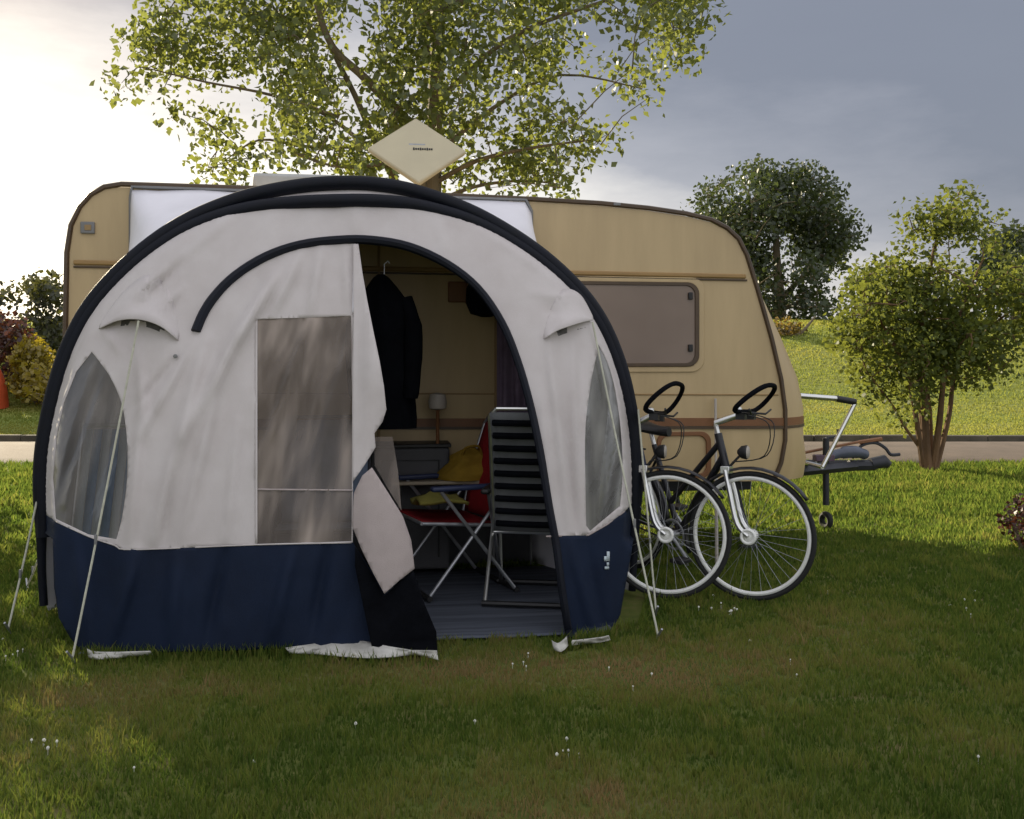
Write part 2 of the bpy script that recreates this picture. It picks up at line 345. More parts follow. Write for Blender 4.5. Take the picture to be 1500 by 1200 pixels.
# window
def rrect(x0, y0, x1, y1, r, v, k=6, cf=C):
    a = cf(x0, y0); b = cf(x1, y1); u0, u1, z1, z0 = a.x, b.x, a.z, b.z; out = []
    for (cx, cz, a0) in ((u1 - r, z1 - r, 0), (u0 + r, z1 - r, 90), (u0 + r, z0 + r, 180), (u1 - r, z0 + r, 270)):
        for i in range(k + 1):
            q = rad(a0 + 90 * i / k); out.append(Vector((cx + r * math.cos(q), v, cz + r * math.sin(q))))
    return out
def frame_between(o, i_, v0, v1):
    n = len(o); V = [Vector((p.x, v0, p.z)) for p in o] + [Vector((p.x, v0, p.z)) for p in i_] + [Vector((p.x, v1, p.z)) for p in o] + [Vector((p.x, v1, p.z)) for p in i_]
    Fc = []
    for j in range(n):
        k = (j + 1) % n; Fc += [(j, k, n + k, n + j), (2 * n + j, 3 * n + j, 3 * n + k, 2 * n + k), (j, 2 * n + j, 2 * n + k, k), (n + j, n + k, 3 * n + k, 3 * n + j)]
    return V, Fc
mb = MB(); mb.add(*frame_between(rrect(806, 404, 1031, 545, .09, 0), rrect(815, 412, 1023, 537, .08, 0), -.012, .01)); mb.build('window_surround', M['cream'], car, bevel=.004)
win = MB().add(*frame_between(rrect(815, 412, 1023, 537, .08, 0), rrect(820, 417, 1017, 532, .065, 0), -.022, .01)).build('window', M['rail'], car, bevel=.003)
MB().prism(rrect(820, 417, 1017, 532, .065, -.012), (0, .01, 0)).build('pane', M['glass'], win)
for (x, y) in ((1010, 434), (1010, 510)): c = C(x, y); MB().box((c.x, -.022, c.z), (.03, .018, .05)).build('window_catch', M['black'], win, bevel=.004)
# wall vent, door, lockers
c = C(129, 334); v_ = MB().box((c.x, -.010, c.z), (.085, .02, .075)).build('vent', M['grey'], car, bevel=.006)
MB().box((c.x + .004, -.021, c.z), (.04, .006, .035)).build('vent_grille', M['cream_dk'], v_, bevel=.002)
mb = MB(); mb.add(*frame_between(rrect(553, 345, 728, 690, .06, 0), rrect(557, 349, 724, 686, .055, 0), -.012, .005)); door = mb.build('door', M['cream_dk'], car, bevel=.003)
c = C(566, 560); MB().box((c.x, -.03, c.z), (.05, .04, .11)).build('handle', M['black'], door, bevel=.008)
c = C(670, 428); MB().box((c.x, -.012, c.z), (.13, .024, .14)).build('door_vent', M['brown'], car, bevel=.01)
o = rrect(962, 633, 1041, 700, .07, 0); i_ = rrect(968, 639, 1034, 694, .055, 0)
MB().add(*frame_between(o, i_, -.014, .01)).build('locker_hatch', M['brown'], car, bevel=.004)
# chassis underside, axle, wheels, corner steadies
mb = MB(); mb.box((2.5, .45, .47), (4.4, .07, .12)); mb.box((2.5, W - .45, .47), (4.4, .07, .12)); mb.box((2.2, W / 2, .34), (.09, W - .3, .09)); mb.build('chassis', M['darkmetal'], car, bevel=.006)
for v in (.12, W - .12):
    w = MB().ring((2.2, v, .31), (0, 1, 0), .235, .08, 32, 10, 1.0).build('wheel', M['rubber'], car)
    MB().lathe((2.2, v - .05, .31), [(.05, 0), (.17, .01), (.18, .05), (.17, .09), (.05, .1)], 20, (0, 1, 0)).build('rim', M['steel'], w)
for u, v in ((4.62, .25), (4.62, W - .25), (.35, .25), (.35, W - .25)):
    mb = MB(); mb.tube([(u - .12, v, .5), (u, v, .03)], .022, 8); mb.box((u, v, .015), (.12, .12, .03)); mb.build('corner_steady', M['darkmetal'], car)
# front: A-frame, coupling, cover, jockey wheel, carrier rail
hv = W / 2
def CL(px, py, v): return C(px, py, v)
hp = CL(1285, 668, hv); h0 = 5.02
mb = MB()
for s in (-1, 1): mb.tube([(h0 - .5, hv + s * .55, .49), (h0 + .05, hv + s * .33, .49), (hp.x - .22, hv + s * .05, .50)], .04, 4)
mb.tube([(hp.x - .25, hv, .50), (hp.x - .02, hv, .50)], .045, 8); mb.build('drawbar', M['darkmetal'], car, bevel=.004)
a = CL(1290, 690, hv); mb = MB(); mb.tube([(hp.x - .06, hv, .51), (hp.x + .06, hv, .53), (hp.x + .10, hv, .50)], [.05, .055, .035], 10)
mb.tube(smooth_line([(hp.x - .22, hv, .56), (hp.x - .14, hv, .66), (hp.x - .02, hv, .685), (hp.x + .07, hv, .64), (hp.x + .12, hv, .585), (hp.x + .2, hv, .585)], 5), .014, 6); mb.build('coupling_head', M['darkmetal'], car)
mb = MB(); mb.tube(smooth_line([(hp.x - .55, hv - .03, .55), (hp.x - .38, hv - .04, .60), (hp.x - .22, hv - .03, .615), (hp.x - .1, hv - .02, .585)], 5), [.025] * 3 + [.04] * 4 + [.05] * 5 + [.042] * 3 + [.03], 10); mb.build('hitch_cover', mat('slate_blue_cover', (.09, .105, .145), .45, .2, 8), car)
mb = MB(); mb.tube(smooth_line([(h0 + .0, hv - .1, .56), (h0 + .25, hv - .08, .60), (h0 + .5, hv - .05, .64), (hp.x - .12, hv, .70)], 6), .012, 6); mb.tube([(hp.x - .16, hv, .69), (hp.x + .04, hv, .715)], .018, 6); mb.build('handbrake_lever', M['brown'], car)
jx = CL(1200, 690, hv).x
jw = MB().tube([(jx, hv - .12, .2), (jx, hv - .12, .74)], .026, 10).build('jockey_wheel', M['darkmetal'], car)
MB().ring((jx, hv - .12, .075), (1, .25, 0), .05, .024, 24, 8).build('tyre', M['rubber'], jw)
MB().box((jx - .02, hv - .12, .58), (.16, .07, .05)).build('jockey_clamp', mat('purple_grey_clamp', (.10, .06, .09), .5), jw, bevel=.004); mb = MB(); mb.tube([(jx, hv - .12, .74), (jx + .1, hv - .12, .75), (jx + .1, hv - .12, .81)], .01, 6); mb.build('crank_handle', M['darkmetal'], jw)
ra = CL(1172, 580, hv - .5); rb = CL(1225, 584, hv - .5); rc = CL(1253, 589, hv - .5); rd = CL(1205, 684, hv - .5)
fr_ = MB().tube([ra, rb], .021, 10)
for dv in (0, 1.0): fr_.tube([(rc.x, rc.y + dv, rc.z - .005), (rd.x, rd.y + dv, rd.z)], .018, 8)
fr_.tube([(rd.x, rd.y, rd.z), (rd.x, rd.y + 1, rd.z)], .018, 8); fr_.tube([(ra.x, ra.y + 1, ra.z), (rb.x, rb.y + 1, rb.z)], .021, 10)
cr = fr_.build('carrier_rack', M['alu'], car)
for dv in (0, 1): MB().tube([(rb.x, rb.y + dv, rb.z), (rc.x, rc.y + dv, rc.z)], .025, 10).build('grip_sleeve', M['black'], cr)
# roof hatch
a = C(376, 275, .75); b = C(450, 275, .75)
MB().box(((a.x + b.x) / 2 + .1, 1.0, a.z + .045), (.62, .5, .13)).build('roof_hatch', mat('grey_hatch', (.42, .43, .42), .4), car, bevel=.025)
mb = MB(); a = C(903, 303); mb.box((a.x, -.01, a.z + .015), (.05, .03, .02)); mb.build('awning_lamp', M['grey'], car, bevel=.004)
# satellite antenna on a mast on the roof
ac = C(611, 222, .75); ap = wor(ac.x, .75, ac.z)
ant = empty('satellite_antenna', wor(ac.x, .8, 2.5), ANG, 'flat sand-coloured diamond satellite antenna standing on its corner above the caravan roof', 'antenna')
Mx = Matrix.Rotation(rad(-38), 3, 'X') @ Matrix.Rotation(rad(45), 3, 'Y')
dz = ac.z - 2.5
pl = MB().box((0, -.05, dz), (.515, .045, .515), M=Mx).build('panel', M['sat'], ant, bevel=.014)
Mt = Matrix.Rotation(rad(-38), 3, 'X')
mb = MB(); fz = Mt @ Vector((0, -.0262, 0))
for i in range(9):
    hgt = .016 + .008 * (i % 3 == 0)
    mb.box(Vector((0, -.05, dz)) + Mt @ Vector((-.055 + i * .0165 + .03, -.0245, 0)), (.0115, .006, hgt), M=Mt)
mb.build('badge', M['black'], pl)
mb = MB(); mb.tube([(0, .0, -.01), (0, .0, dz - .02)], .02, 10); mb.box((0, -.01, dz), (.12, .06, .12)); mb.build('mast', M['steel'], ant)
# ------------------------------------------------------------------ awning geometry (surface F, cut into cloth pieces)
WA = .90
archpx = [(70, 905), (66, 840), (65, 780), (64, 700), (69, 640), (85, 565), (106, 502), (141, 440), (200, 378), (270, 328), (350, 294), (430, 276), (500, 270), (560, 273), (620, 286), (700, 317), (780, 366), (840, 419), (878, 470), (904, 530), (919, 590), (927, 650), (929, 720), (926, 800), (922, 872)]
apx = sm2(archpx, 5)
arch = [C(x, y, -WA) for x, y in apx]
zt = max(p.z for p in arch); it = max(range(len(arch)), key=lambda i: arch[i].z)
lz = [(p.z, p.x) for p in arch[:it + 1]]; rz_ = [(p.z, p.x) for p in arch[it:]][::-1]
LZ = np.array(sorted(lz)); RZ = np.array(sorted(rz_))
def ext(z): return float(np.interp(z, LZ[:, 0], LZ[:, 1])), float(np.interp(z, RZ[:, 0], RZ[:, 1]))
def Fs(p):
    z = max(p.z, 0)
    if z >= zt: return 9
    a, b = ext(z); h = max((b - a) / 2, .02); D = .84 * (1 - (z / zt) ** 1.7) + .03 + .06 * (1 - z / zt)
    w = -p.y - WA
    return abs((p.x - (a + b) / 2) / h) ** 3.2 + abs(max(w, 0) / D) ** 2.6 - 1
def S(px, py, push=0.0):
    d = ray(px, py); t0 = (-2.3 - CAM.y) / d.y; t1 = (-WA - CAM.y) / d.y
    tg = (0.012 - CAM.z) / d.z if d.z < 0 else 1e9
    hit = None; prev = t0; k = 46
    for i in range(1, k + 1):
        t = t0 + (t1 - t0) * i / k
        if Fs(CAM + d * t) <= 0:
            lo, hi = prev, t
            for _ in range(14):
                m = (lo + hi) / 2
                if Fs(CAM + d * m) <= 0: hi = m
                else: lo = m
            hit = hi; break
        prev = t
    if hit is None: hit = t1
    hit = min(hit, tg)
    return CAM + d * (hit - push / d.y)
def seg_d(x, y, a, b):
    ax, ay = a; bx, by = b; dx, dy = bx - ax, by - ay; L2 = dx * dx + dy * dy; t = ((x - ax) * dx + (y - ay) * dy) / L2; tc = min(max(t, 0), 1)
    return math.hypot(x - ax - tc * dx, y - ay - tc * dy), tc
folds = [((440, 372), (395, 470), 9, .016), ((470, 365), (455, 460), 8, .012), ((425, 378), (330, 520), 10, .014), ((400, 400), (270, 640), 12, .016), ((300, 500), (225, 790), 12, .018), ((330, 520), (265, 790), 10, .012),
         ((285, 500), (205, 640), 7, .012), ((262, 520), (195, 600), 6, -.008), ((210, 560), (190, 790), 8, .010), ((260, 640), (240, 800), 8, -.010), ((350, 620), (330, 795), 9, .008), ((505, 365), (508, 455), 5, .008),
         ((240, 395), (170, 460), 6, .016), ((265, 385), (200, 455), 6, -.012), ((270, 420), (225, 465), 5, .010), ((150, 478), (180, 520), 6, .006),
         ((200, 500), (215, 640), 8, .007), ((800, 470), (835, 780), 7, .012), ((818, 520), (845, 780), 6, -.008), ((838, 500), (850, 780), 6, .012), ((860, 520), (855, 780), 5, .008), ((775, 430), (860, 440), 5, .008), ((800, 455), (866, 462), 5, -.01), ((770, 380), (850, 430), 6, .006), ((790, 560), (815, 780), 5, .007),
         ((350, 310), (250, 390), 8, .006), ((700, 330), (800, 400), 8, .005), ((520, 300), (520, 345), 16, .004), ((640, 320), (655, 375), 10, .004),
         ((200, 810), (160, 950), 12, .015), ((260, 810), (250, 950), 13, .012), ((330, 805), (300, 950), 11, -.012), ((430, 800), (395, 945), 12, .016), ((480, 800), (455, 940), 10, -.012), ((110, 790), (130, 950), 9, .010), ((835, 790), (870, 935), 6, .010), ((860, 790), (885, 930), 6, -.008), ((540, 850), (600, 950), 10, .012)]
wfolds = [((520, 470), (430, 800), 10, .022), ((490, 470), (385, 790), 9, -.018), ((455, 470), (372, 700), 8, .020), ((425, 470), (376, 590), 7, -.012), ((515, 560), (465, 800), 8, .014), ((510, 480), (500, 640), 6, .010),
          ((160, 540), (95, 740), 7, .016), ((178, 590), (120, 780), 7, -.014), ((185, 650), (140, 785), 6, .014), ((135, 540), (88, 690), 6, .012), ((900, 520), (868, 760), 6, .012), ((915, 600), (885, 760), 5, -.01)]
def disp(x, y, win=False):
    s = 0
    for a, b, w, A in folds + (wfolds if win else []):
        if abs(x - (a[0] + b[0]) / 2) > abs(a[0] - b[0]) / 2 + 3 * w: continue
        d, t = seg_d(x, y, a, b); w *= .82; s += (3.0 if not win else 1.8) * A * math.exp(-(d / w) ** 2) * (math.sin(math.pi * min(max(t * .84 + .08, 0), 1)))
    s += .014 * noise.noise((x * .016, y * .006, 1.3)) + .007 * noise.noise((x * .035 + y * .012, y * .008, 3.3)) + .003 * noise.noise((x * .06, y * .03, 7))
    return s
out_poly = [p for p in apx if p[1] < 790]
hemL = [(78, 790), (80, 860), (87, 905), (104, 935), (127, 960), (180, 958), (260, 955), (340, 953), (420, 950), (500, 948), (570, 950), (640, 958)]
hemR = [(836, 943), (865, 938), (893, 932), (908, 900), (917, 850), (928, 790)]
iL = [p for p in out_poly if p[0] < 500]; iRr = [p for p in out_poly if p[0] >= 500]
outline = out_poly + hemR[::-1] + hemL[::-1]
dooro = [(521, 357), (560, 357), (600, 366), (655, 391), (700, 426), (735, 476), (757, 530), (775, 590), (790, 660), (803, 740), (814, 800), (823, 870), (836, 943), (836, 990), (640, 990), (640, 958), (606, 925), (575, 880), (540, 830), (517, 795), (517, 600), (519, 465)]
winM = [(376, 468), (440, 466), (514, 463), (516, 600), (515, 793), (445, 795), (376, 797)]
winL = sm2([(135, 516), (160, 550), (178, 590), (186, 640), (187, 700), (180, 755), (171, 790)], 4) + [(130, 783), (82, 760), (78, 700), (83, 640), (94, 590), (112, 545)]
winR = sm2([(876, 505), (889, 530), (901, 572), (909, 630), (912, 690), (908, 741)], 3) + [(888, 758), (864, 778)] + sm2([(858, 770), (857, 700), (858, 620), (866, 555), (878, 505)], 3)[:-1]
skirtT = [(60, 748), (82, 764), (130, 786), (168, 799), (183, 805), (260, 803), (376, 798), (515, 795), (560, 795)]
skirtTr = [(800, 786), (862, 784), (890, 768), (915, 749), (940, 720)]
navyL = skirtT + [(700, 795), (700, 1000), (40, 1000)]
navyR = skirtTr + [(990, 1000), (800, 1000)]
pts = []; edges = []
def addpoly(poly, closed=True, step=9):
    n0 = len(pts); loop = []
    m = len(poly) if closed else len(poly) - 1
    for i in range(m):
        a = poly[i]; b = poly[(i + 1) % len(poly)]; k = max(1, int(math.hypot(a[0] - b[0], a[1] - b[1]) / step))
        for j in range(k): loop.append((a[0] + (b[0] - a[0]) * j / k, a[1] + (b[1] - a[1]) * j / k))
    if not closed: loop.append(poly[-1])
    pts.extend(loop); L = len(loop)
    edges.extend([(n0 + i, n0 + (i + 1) % L) for i in range(L if closed else L - 1)])
addpoly(outline); addpoly(dooro); addpoly(winM); addpoly(winL); addpoly(winR); addpoly(skirtT, False); addpoly(skirtTr, False)
st = 6.0
for j in range(int(722 / st)):
    for i in range(int(900 / st)):
        x = 55 + (i + .5 * (j % 2)) * st; y = 262 + j * st
        if inpoly(x, y, outline) and not inpoly(x, y, dooro): pts.append((x, y))
res = delaunay_2d_cdt([Vector(p) for p in pts], edges, [], 0, .05)
vv = [(v.x, v.y) for v in res[0]]; tris = res[2]
regs = {'front_cloth': [], 'skirt': [], 'window_foil': [], 'side_window_foil': [], 'far_side_foil': []}
for f in tris:
    x = sum(vv[i][0] for i in f) / 3; y = sum(vv[i][1] for i in f) / 3
    if not inpoly(x, y, outline) or inpoly(x, y, dooro): continue
    k = 'window_foil' if inpoly(x, y, winM) else 'side_window_foil' if inpoly(x, y, winL) else 'far_side_foil' if inpoly(x, y, winR) else 'skirt' if (inpoly(x, y, navyL) or inpoly(x, y, navyR)) else 'front_cloth'
    regs[k].append(f)
Sc = {}
def edge_k(x, y):
    if y > 800: return 1
    d = min(seg_d(x, y, a, b)[0] for a, b in zip(out_poly, out_poly[1:]) if abs(a[0] - x) < 60 and abs(a[1] - y) < 60 or False) if any(abs(a[0] - x) < 60 and abs(a[1] - y) < 60 for a in out_poly[:-1]) else 99
    return sstep(1, 16, d)
def Spt(i, win):
    key = (i, win)
    if key not in Sc:
        x, y = vv[i]; p = S(x, y); e = edge_k(x, y)
        q = disp(x, y, win) * e; p = C(x, y, -WA - .01).lerp(p, e) if e < 1 else p; p = p + ray(x, y) * (-q); Sc[key] = p
    return Sc[key]
awn = empty('awning', A0, ANG, 'rounded porch awning in beige cloth with navy skirt and half-open doorway', 'awning')
mats = {'front_cloth': M['fabric'], 'skirt': M['navy'], 'window_foil': M['foil'], 'side_window_foil': M['foil3'], 'far_side_foil': M['foil2']}
winverts = {}
for k, fs in regs.items():
    ids = {}; V = []; Fc = []
    for f in fs:
        t = []
        for i in f:
            if i not in ids: ids[i] = len(V); V.append(Spt(i, False) if 'foil' not in k else Spt(i, True))
            t.append(ids[i])
        Fc.append(t)
    o = link(k, mesh(k, V, Fc), mats[k], awn, True, 180)
    if 'foil' not in k:
        q = o.modifiers.new('solid', 'SOLIDIFY'); q.thickness = .003; q.offset = 1 if False else -1
# window seams
def surf_strip(line, wpx, name, m, push=.006, vert=False, par=awn):
    mb = MB(); a = []; b = []
    for (x, y) in line:
        if vert: pa = (x - wpx, y); pb = (x + wpx, y)
        else: pa = (x, y - wpx); pb = (x, y + wpx)
        for q, L in ((pa, a), (pb, b)):
            p = S(*q); L.append(p - ray(*q) * (disp(*q, True) + push))
    mb.strip([a, b]); return mb.build(name, m, par, solid=.003, ang=180)
fw = [o for o in awn.children if o.name.startswith('window_foil')][0]
surf_strip([(376 + i * 10, 717 + .1 * i) for i in range(15)], 1.2, 'seam', M['lining'], par=fw)
surf_strip([(375.5, 466 + i * 15) for i in range(23)], 1.6, 'window_binding', M['fabric'], vert=True, par=fw)
surf_strip(sm2(skirtT[1:8], 3), 1.0, 'skirt_hem_tape', M['fabric']); surf_strip(skirtTr[:4], 1.2, 'skirt_hem_tape', M['lining'])
0 and surf_strip([(268, y) for y in range(336, 470, 8)], .9, 'cloth_seam', M['lining'], push=.003, vert=True)
surf_strip([(520 - .02 * (y - 365), y) for y in range(362, 462, 8)], 2.2, 'zip_strip', M['white'], push=.010, vert=True)
# pole sleeves (two dark arches) and doorway piping
mb = MB(); mb.tube([p + Vector((0, -.05, 0)) for p in arch if p.z > 0.02], [.022 + .019 * sstep(.25, .75, p.z) for p in arch if p.z > 0.02], 12); mb.build('arch_sleeve', M['navy2'], awn)
front_arch = []
for (x, y) in apx:
    if y < 790:
        k = math.exp(-((x - 500) / 170.0) ** 2); front_arch.append(C(x, y + 6 + 18 * k, -WA - .06 - .07 * k))
MB().tube(front_arch, .038, 12).build('front_arch_sleeve', M['navy2'], awn)
pip = sm2([(287, 486), (298, 460), (315, 434), (345, 404), (390, 376), (440, 359), (495, 352), (545, 352), (600, 362), (655, 387), (700, 422), (735, 472), (758, 528), (776, 590), (791, 660), (804, 740), (815, 800), (824, 870), (835, 938)], 4)
MB().tube([S(x, y) - ray(x, y) * (.008 + disp(x, y)) for x, y in pip], [.026 if x < 600 else .026 - .006 * sstep(600, 740, x) for x, y in pip], 8).build('door_piping', M['navy2'], awn)
# flap of the doorway, tied back: upper beige edge, folded lining, dark lower part
def patch(poly, name, m, push, fold=None, par=awn, step=7, curl=None, solid=.003):
    P2 = []; E2 = []; L = len(poly); n0 = 0
    for i in range(L):
        a = poly[i]; b = poly[(i + 1) % L]; k = max(1, int(math.hypot(a[0] - b[0], a[1] - b[1]) / step))
        for j in range(k): P2.append((a[0] + (b[0] - a[0]) * j / k, a[1] + (b[1] - a[1]) * j / k))
    nb = len(P2); E2 = [(i, (i + 1) % nb) for i in range(nb)]
    x0, x1 = min(p[0] for p in poly), max(p[0] for p in poly); y0, y1 = min(p[1] for p in poly), max(p[1] for p in poly)
    y = y0 + step * .6
    while y < y1:
        x = x0 + step * .5
        while x < x1:
            if inpoly(x, y, poly): P2.append((x, y))
            x += step
        y += step
    r = delaunay_2d_cdt([Vector(p) for p in P2], E2, [], 1, .05)
    V = []
    for v in r[0]:
        q = S(v.x, v.y); d = push(v.x, v.y) if callable(push) else push
        d += .010 * noise.noise((v.x * .04, v.y * .012, 4)) + .004 * noise.noise((v.x * .12, v.y * .05, 9))
        q = q - ray(v.x, v.y) * d; q.z = max(q.z, .012); V.append(q)
    o = link(name, mesh(name, V, r[2]), m, par, True, 180)
    if solid: q = o.modifiers.new('solid', 'SOLIDIFY'); q.thickness = solid
    return o
patch([(517, 358), (525, 358), (531, 400), (538, 440), (548, 490), (556, 530), (562, 565), (566, 600), (560, 618), (548, 635), (550, 655), (535, 680), (517, 706), (516, 600), (518, 465)], 'door_flap', M['fabric'], lambda x, y: .02 + .10 * sstep(517, 566, x) * math.sin(math.pi * sstep(360, 690, y)) - .05 * sstep(540, 566, x))
patch([(545, 685), (531, 697), (519, 722), (516, 770), (530, 805), (546, 838), (563, 870), (585, 850), (607, 833), (602, 792), (590, 757), (566, 718)], 'flap_lining', M['lining'], lambda x, y: .06 + .05 * math.sin((x - 516) / 91 * 3.1))
patch([(606, 836), (585, 852), (563, 873), (546, 842), (520, 800), (520, 830), (545, 950), (600, 955), (641, 957), (639, 925), (622, 885)], 'flap_skirt', M['blackcloth'], .065)
patch([(548, 640), (575, 640), (583, 690), (588, 748), (566, 712), (549, 682)], 'flap_window_foil', M['foil'], -.01, solid=0)
# vent hoods
def hood(att, lip, name):
    a = sm2(att, 5); l = sm2(lip, 5); mb = MB(); rows = []
    for k in range(6):
        t = k / 5; r = []
        for (p, q) in zip(a, l):
            x = p[0] + (q[0] - p[0]) * t; y = p[1] + (q[1] - p[1]) * t
            i = a.index(p) / (len(a) - 1); out = .095 * math.sin(math.pi * min(max(i, 0), 1)) ** .8 * t ** 2.0
            r.append(S(x, y) - ray(x, y) * (out + .001 + .005 * t + disp(x, y)))
        rows.append(r)
    mb.strip(rows); h = mb.build(name, M['fabric'], awn, solid=.004, ang=180)
    g = MB(); ra_ = []; rb_ = []
    for (p, q) in list(zip(a, l))[4:-4]:
        x, y = q; ra_.append(S(x, y - 1) - ray(x, y - 1) * (.004 + disp(x, y))); rb_.append(S(x, y + 9) - ray(x, y + 9) * (.004 + disp(x, y)))
    g.strip([ra_, rb_]); g.build('vent_mesh_and_shade', mat('grey_mesh_and_shade', (.12, .115, .11), .9, .3, 40), h, ang=180)  # dark strip colours in the hood's shade together with the mesh opening
hood([(146, 476), (178, 430), (218, 402), (250, 430), (263, 490)], [(145, 482), (172, 470), (203, 468), (235, 478), (261, 499)], 'vent_hood')
hood([(796, 490), (808, 448), (826, 424), (850, 432), (868, 463)], [(797, 497), (815, 485), (834, 478), (854, 472), (869, 469)], 'vent_hood')
mb = MB(); p = S(257, 522) - ray(257, 522) * .012; mb.lathe(p, [(.005, -.004), (.011, -.002), (.011, .004), (.004, .006)], 12, (0, -1, 0)); mb.build('eyelet', M['grey'], awn)
# white roof and the side curtains running back to the caravan
railL = [C(192, y) for y in (880, 700, 560, 460, 395, 330, 290)]; railT = [C(x, 274 + (x - 190) * 19.5 / 588) for x in (194, 300, 400, 500, 600, 700, 770)]; railR = [C(778, y) for y in (310, 345, 400, 480, 600, 740, 860)]
rail = smooth_line(railL, 4)[:-1] + [railL[-1]] + smooth_line(railT, 4) + smooth_line(railR, 4)
def resample(line, n, par=None):
    d = [0]
    for a, b in zip(line, line[1:]): d.append(d[-1] + (b - a).length)
    out = []
    for k in range(n):
        t = d[-1] * (k / (n - 1) if par is None else par[k]); j = max(i for i in range(len(d)) if d[i] <= t + 1e-9); j = min(j, len(line) - 2)
        s = (t - d[j]) / max(d[j + 1] - d[j], 1e-9); out.append(line[j].lerp(line[j + 1], min(max(s, 0), 1)))
    return out
nA = 90
ar = resample([p for p in arch], nA); rl = resample(rail, nA)
rows = []
for k in range(11):
    t = k / 10; rows.append([Vector(a.lerp(Vector((b.x, -.012, b.z - .012)), t)) + Vector((0, 0, -.10 * math.sin(math.pi * t) * (.3 if a.z < 1.2 else .5) + .012 * noise.noise((i * .3, k * .5, 2)))) for i, (a, b) in enumerate(zip(ar, rl))])
for r in rows:
    for p in r: p.z = max(p.z, .02)
lowV = .75
mb = MB(); mb.strip(rows); mb.build('roof_cloth', M['white'], awn, solid=.003, ang=180)
mb = MB(); mb.tube([Vector((p.x, -.012, p.z)) for p in rail], .012, 6); mb.build('rail_bead', M['grey'], awn)
# draught skirt below the caravan floor
mb = MB(); mb.strip([[(.75 + i * .1, -.004 + .012 * math.sin(i * 1.3), z) for i in range(29)] for z in (.02, .3, .53)]); mb.build('draught_skirt', M['greybox'], awn, solid=.003, ang=180)
# pale mud flap on the grass along the hem
def flat(poly, z, name, m, par, h=.02):
    V = []
    for (x, y) in poly:
        d = ray(x, y); t = (z - CAM.z) / d.z; V.append(CAM + d * t)
    return V
def mudflap(top, bot):
    mb = MB(); a = sm2(top, 5); b = sm2(bot, 5); rows = []
    for k in range(5):
        t = k / 4; r = []
        for p, q in zip(a, b):
            x = p[0] + (q[0] - p[0]) * t; y = p[1] + (q[1] - p[1]) * t; d = ray(x, y); z = .022 + .028 * (1 - t) + .010 * noise.noise((x * .08, y * .2, 0)); r.append(CAM + d * ((z - CAM.z) / d.z))
        rows.append(r)
    mb.strip(rows); return mb.build('mud_flap', M['mud'], awn, solid=.004, ang=180)
mudflap([(418, 949), (470, 942), (515, 937), (560, 945), (600, 952), (640, 953)], [(424, 957), (470, 959), (530, 964), (570, 963), (610, 960), (642, 967)])
mudflap([(127, 950), (136, 954), (150, 955), (220, 954)], [(130, 963), (140, 966), (160, 965), (224, 959)])
mudflap([(838, 938), (860, 936), (878, 934), (892, 931)], [(836, 946), (858, 943), (880, 941), (894, 938)])
mudflap([(808, 938), (815, 942), (822, 940), (830, 932)], [(812, 952), (820, 955), (827, 952), (832, 946)])
# little pale printed mark on the skirt
mb = MB()
for (x0, y0, x1, y1) in ((889, 808, 893, 822), (885, 815, 889, 822), (889, 824, 892, 829), (886, 830, 892, 834)):
    q = [S(a, b) - ray(a, b) * (.012 + disp(a, b)) for a, b in ((x0, y0), (x1, y0), (x1, y1), (x0, y1))]; mb.add(q, [(0, 1, 2, 3)])
mb.build('printed_mark', M['paleblue'], awn, solid=.002)
# groundsheet
mb = MB(); rows = []
for k in range(14):
    v = -.15 - k * (1.72 - .15) / 13; rows.append([(.55 + i * .095, v + .012 * noise.noise((i * .4, k, 0)) * (k == 13), .014 + .006 * noise.noise((i * .5, k * .8, 3))) for i in range(28)])
mb.strip(rows); tag(mb.build('groundsheet', M['sheet'], None, solid=.004, ang=180, loc_=A0), 'blue-grey woven groundsheet spread on the awning floor', 'groundsheet').rotation_euler = (0, 0, ANG)
# ------------------------------------------------------------------ guy ropes
def guy(top, peg, label, slack=.02):
    b = Vector(peg); r = empty('guy_rope', b, 0, label, 'guy rope', 'guy ropes pegged round the awning'); t = Vector(top) - b
    MB().tube([Vector((0, 0, .03)).lerp(t, k / 8) - Vector((0, 0, slack * math.sin(math.pi * k / 8))) for k in range(9)], .0055, 6).build('line', M['rope'], r)
    d = Vector((t.x, t.y, 0)).normalized(); MB().tube([(-d.x * .035, -d.y * .035, .07), (0, 0, .03), (d.x * .05, d.y * .05, -.06)], .006, 6).build('peg', M['steel'], r)
    q = Vector((0, 0, .03)).lerp(t, .33); MB().box(q, (.012, .012, .05)).build('slider', M['grey'], r, bevel=.003)
def Wl(p): return wor(p.x, p.y, p.z)
guy(P(63, 690, 5.32), G(12, 930), 'long pale guy rope stretched to the peg furthest out from the navy skirt')
guy(P(66, 785, 5.38), G(40, 866), 'short guy rope tied low behind the arch foot')
guy(Wl(S(203, 470) - ray(203, 470) * .12), G(106, 974), 'pale guy rope running down across the clear side foil from its vent hood')
guy(Wl(S(868, 472) - ray(868, 472) * .06), G(964, 940), 'pale guy rope from the hood beside the bicycles to the front peg')
guy(P(935, 600, 5.62), G(961, 905), 'steep guy rope from the arch down past the front bicycle wheel', 0)
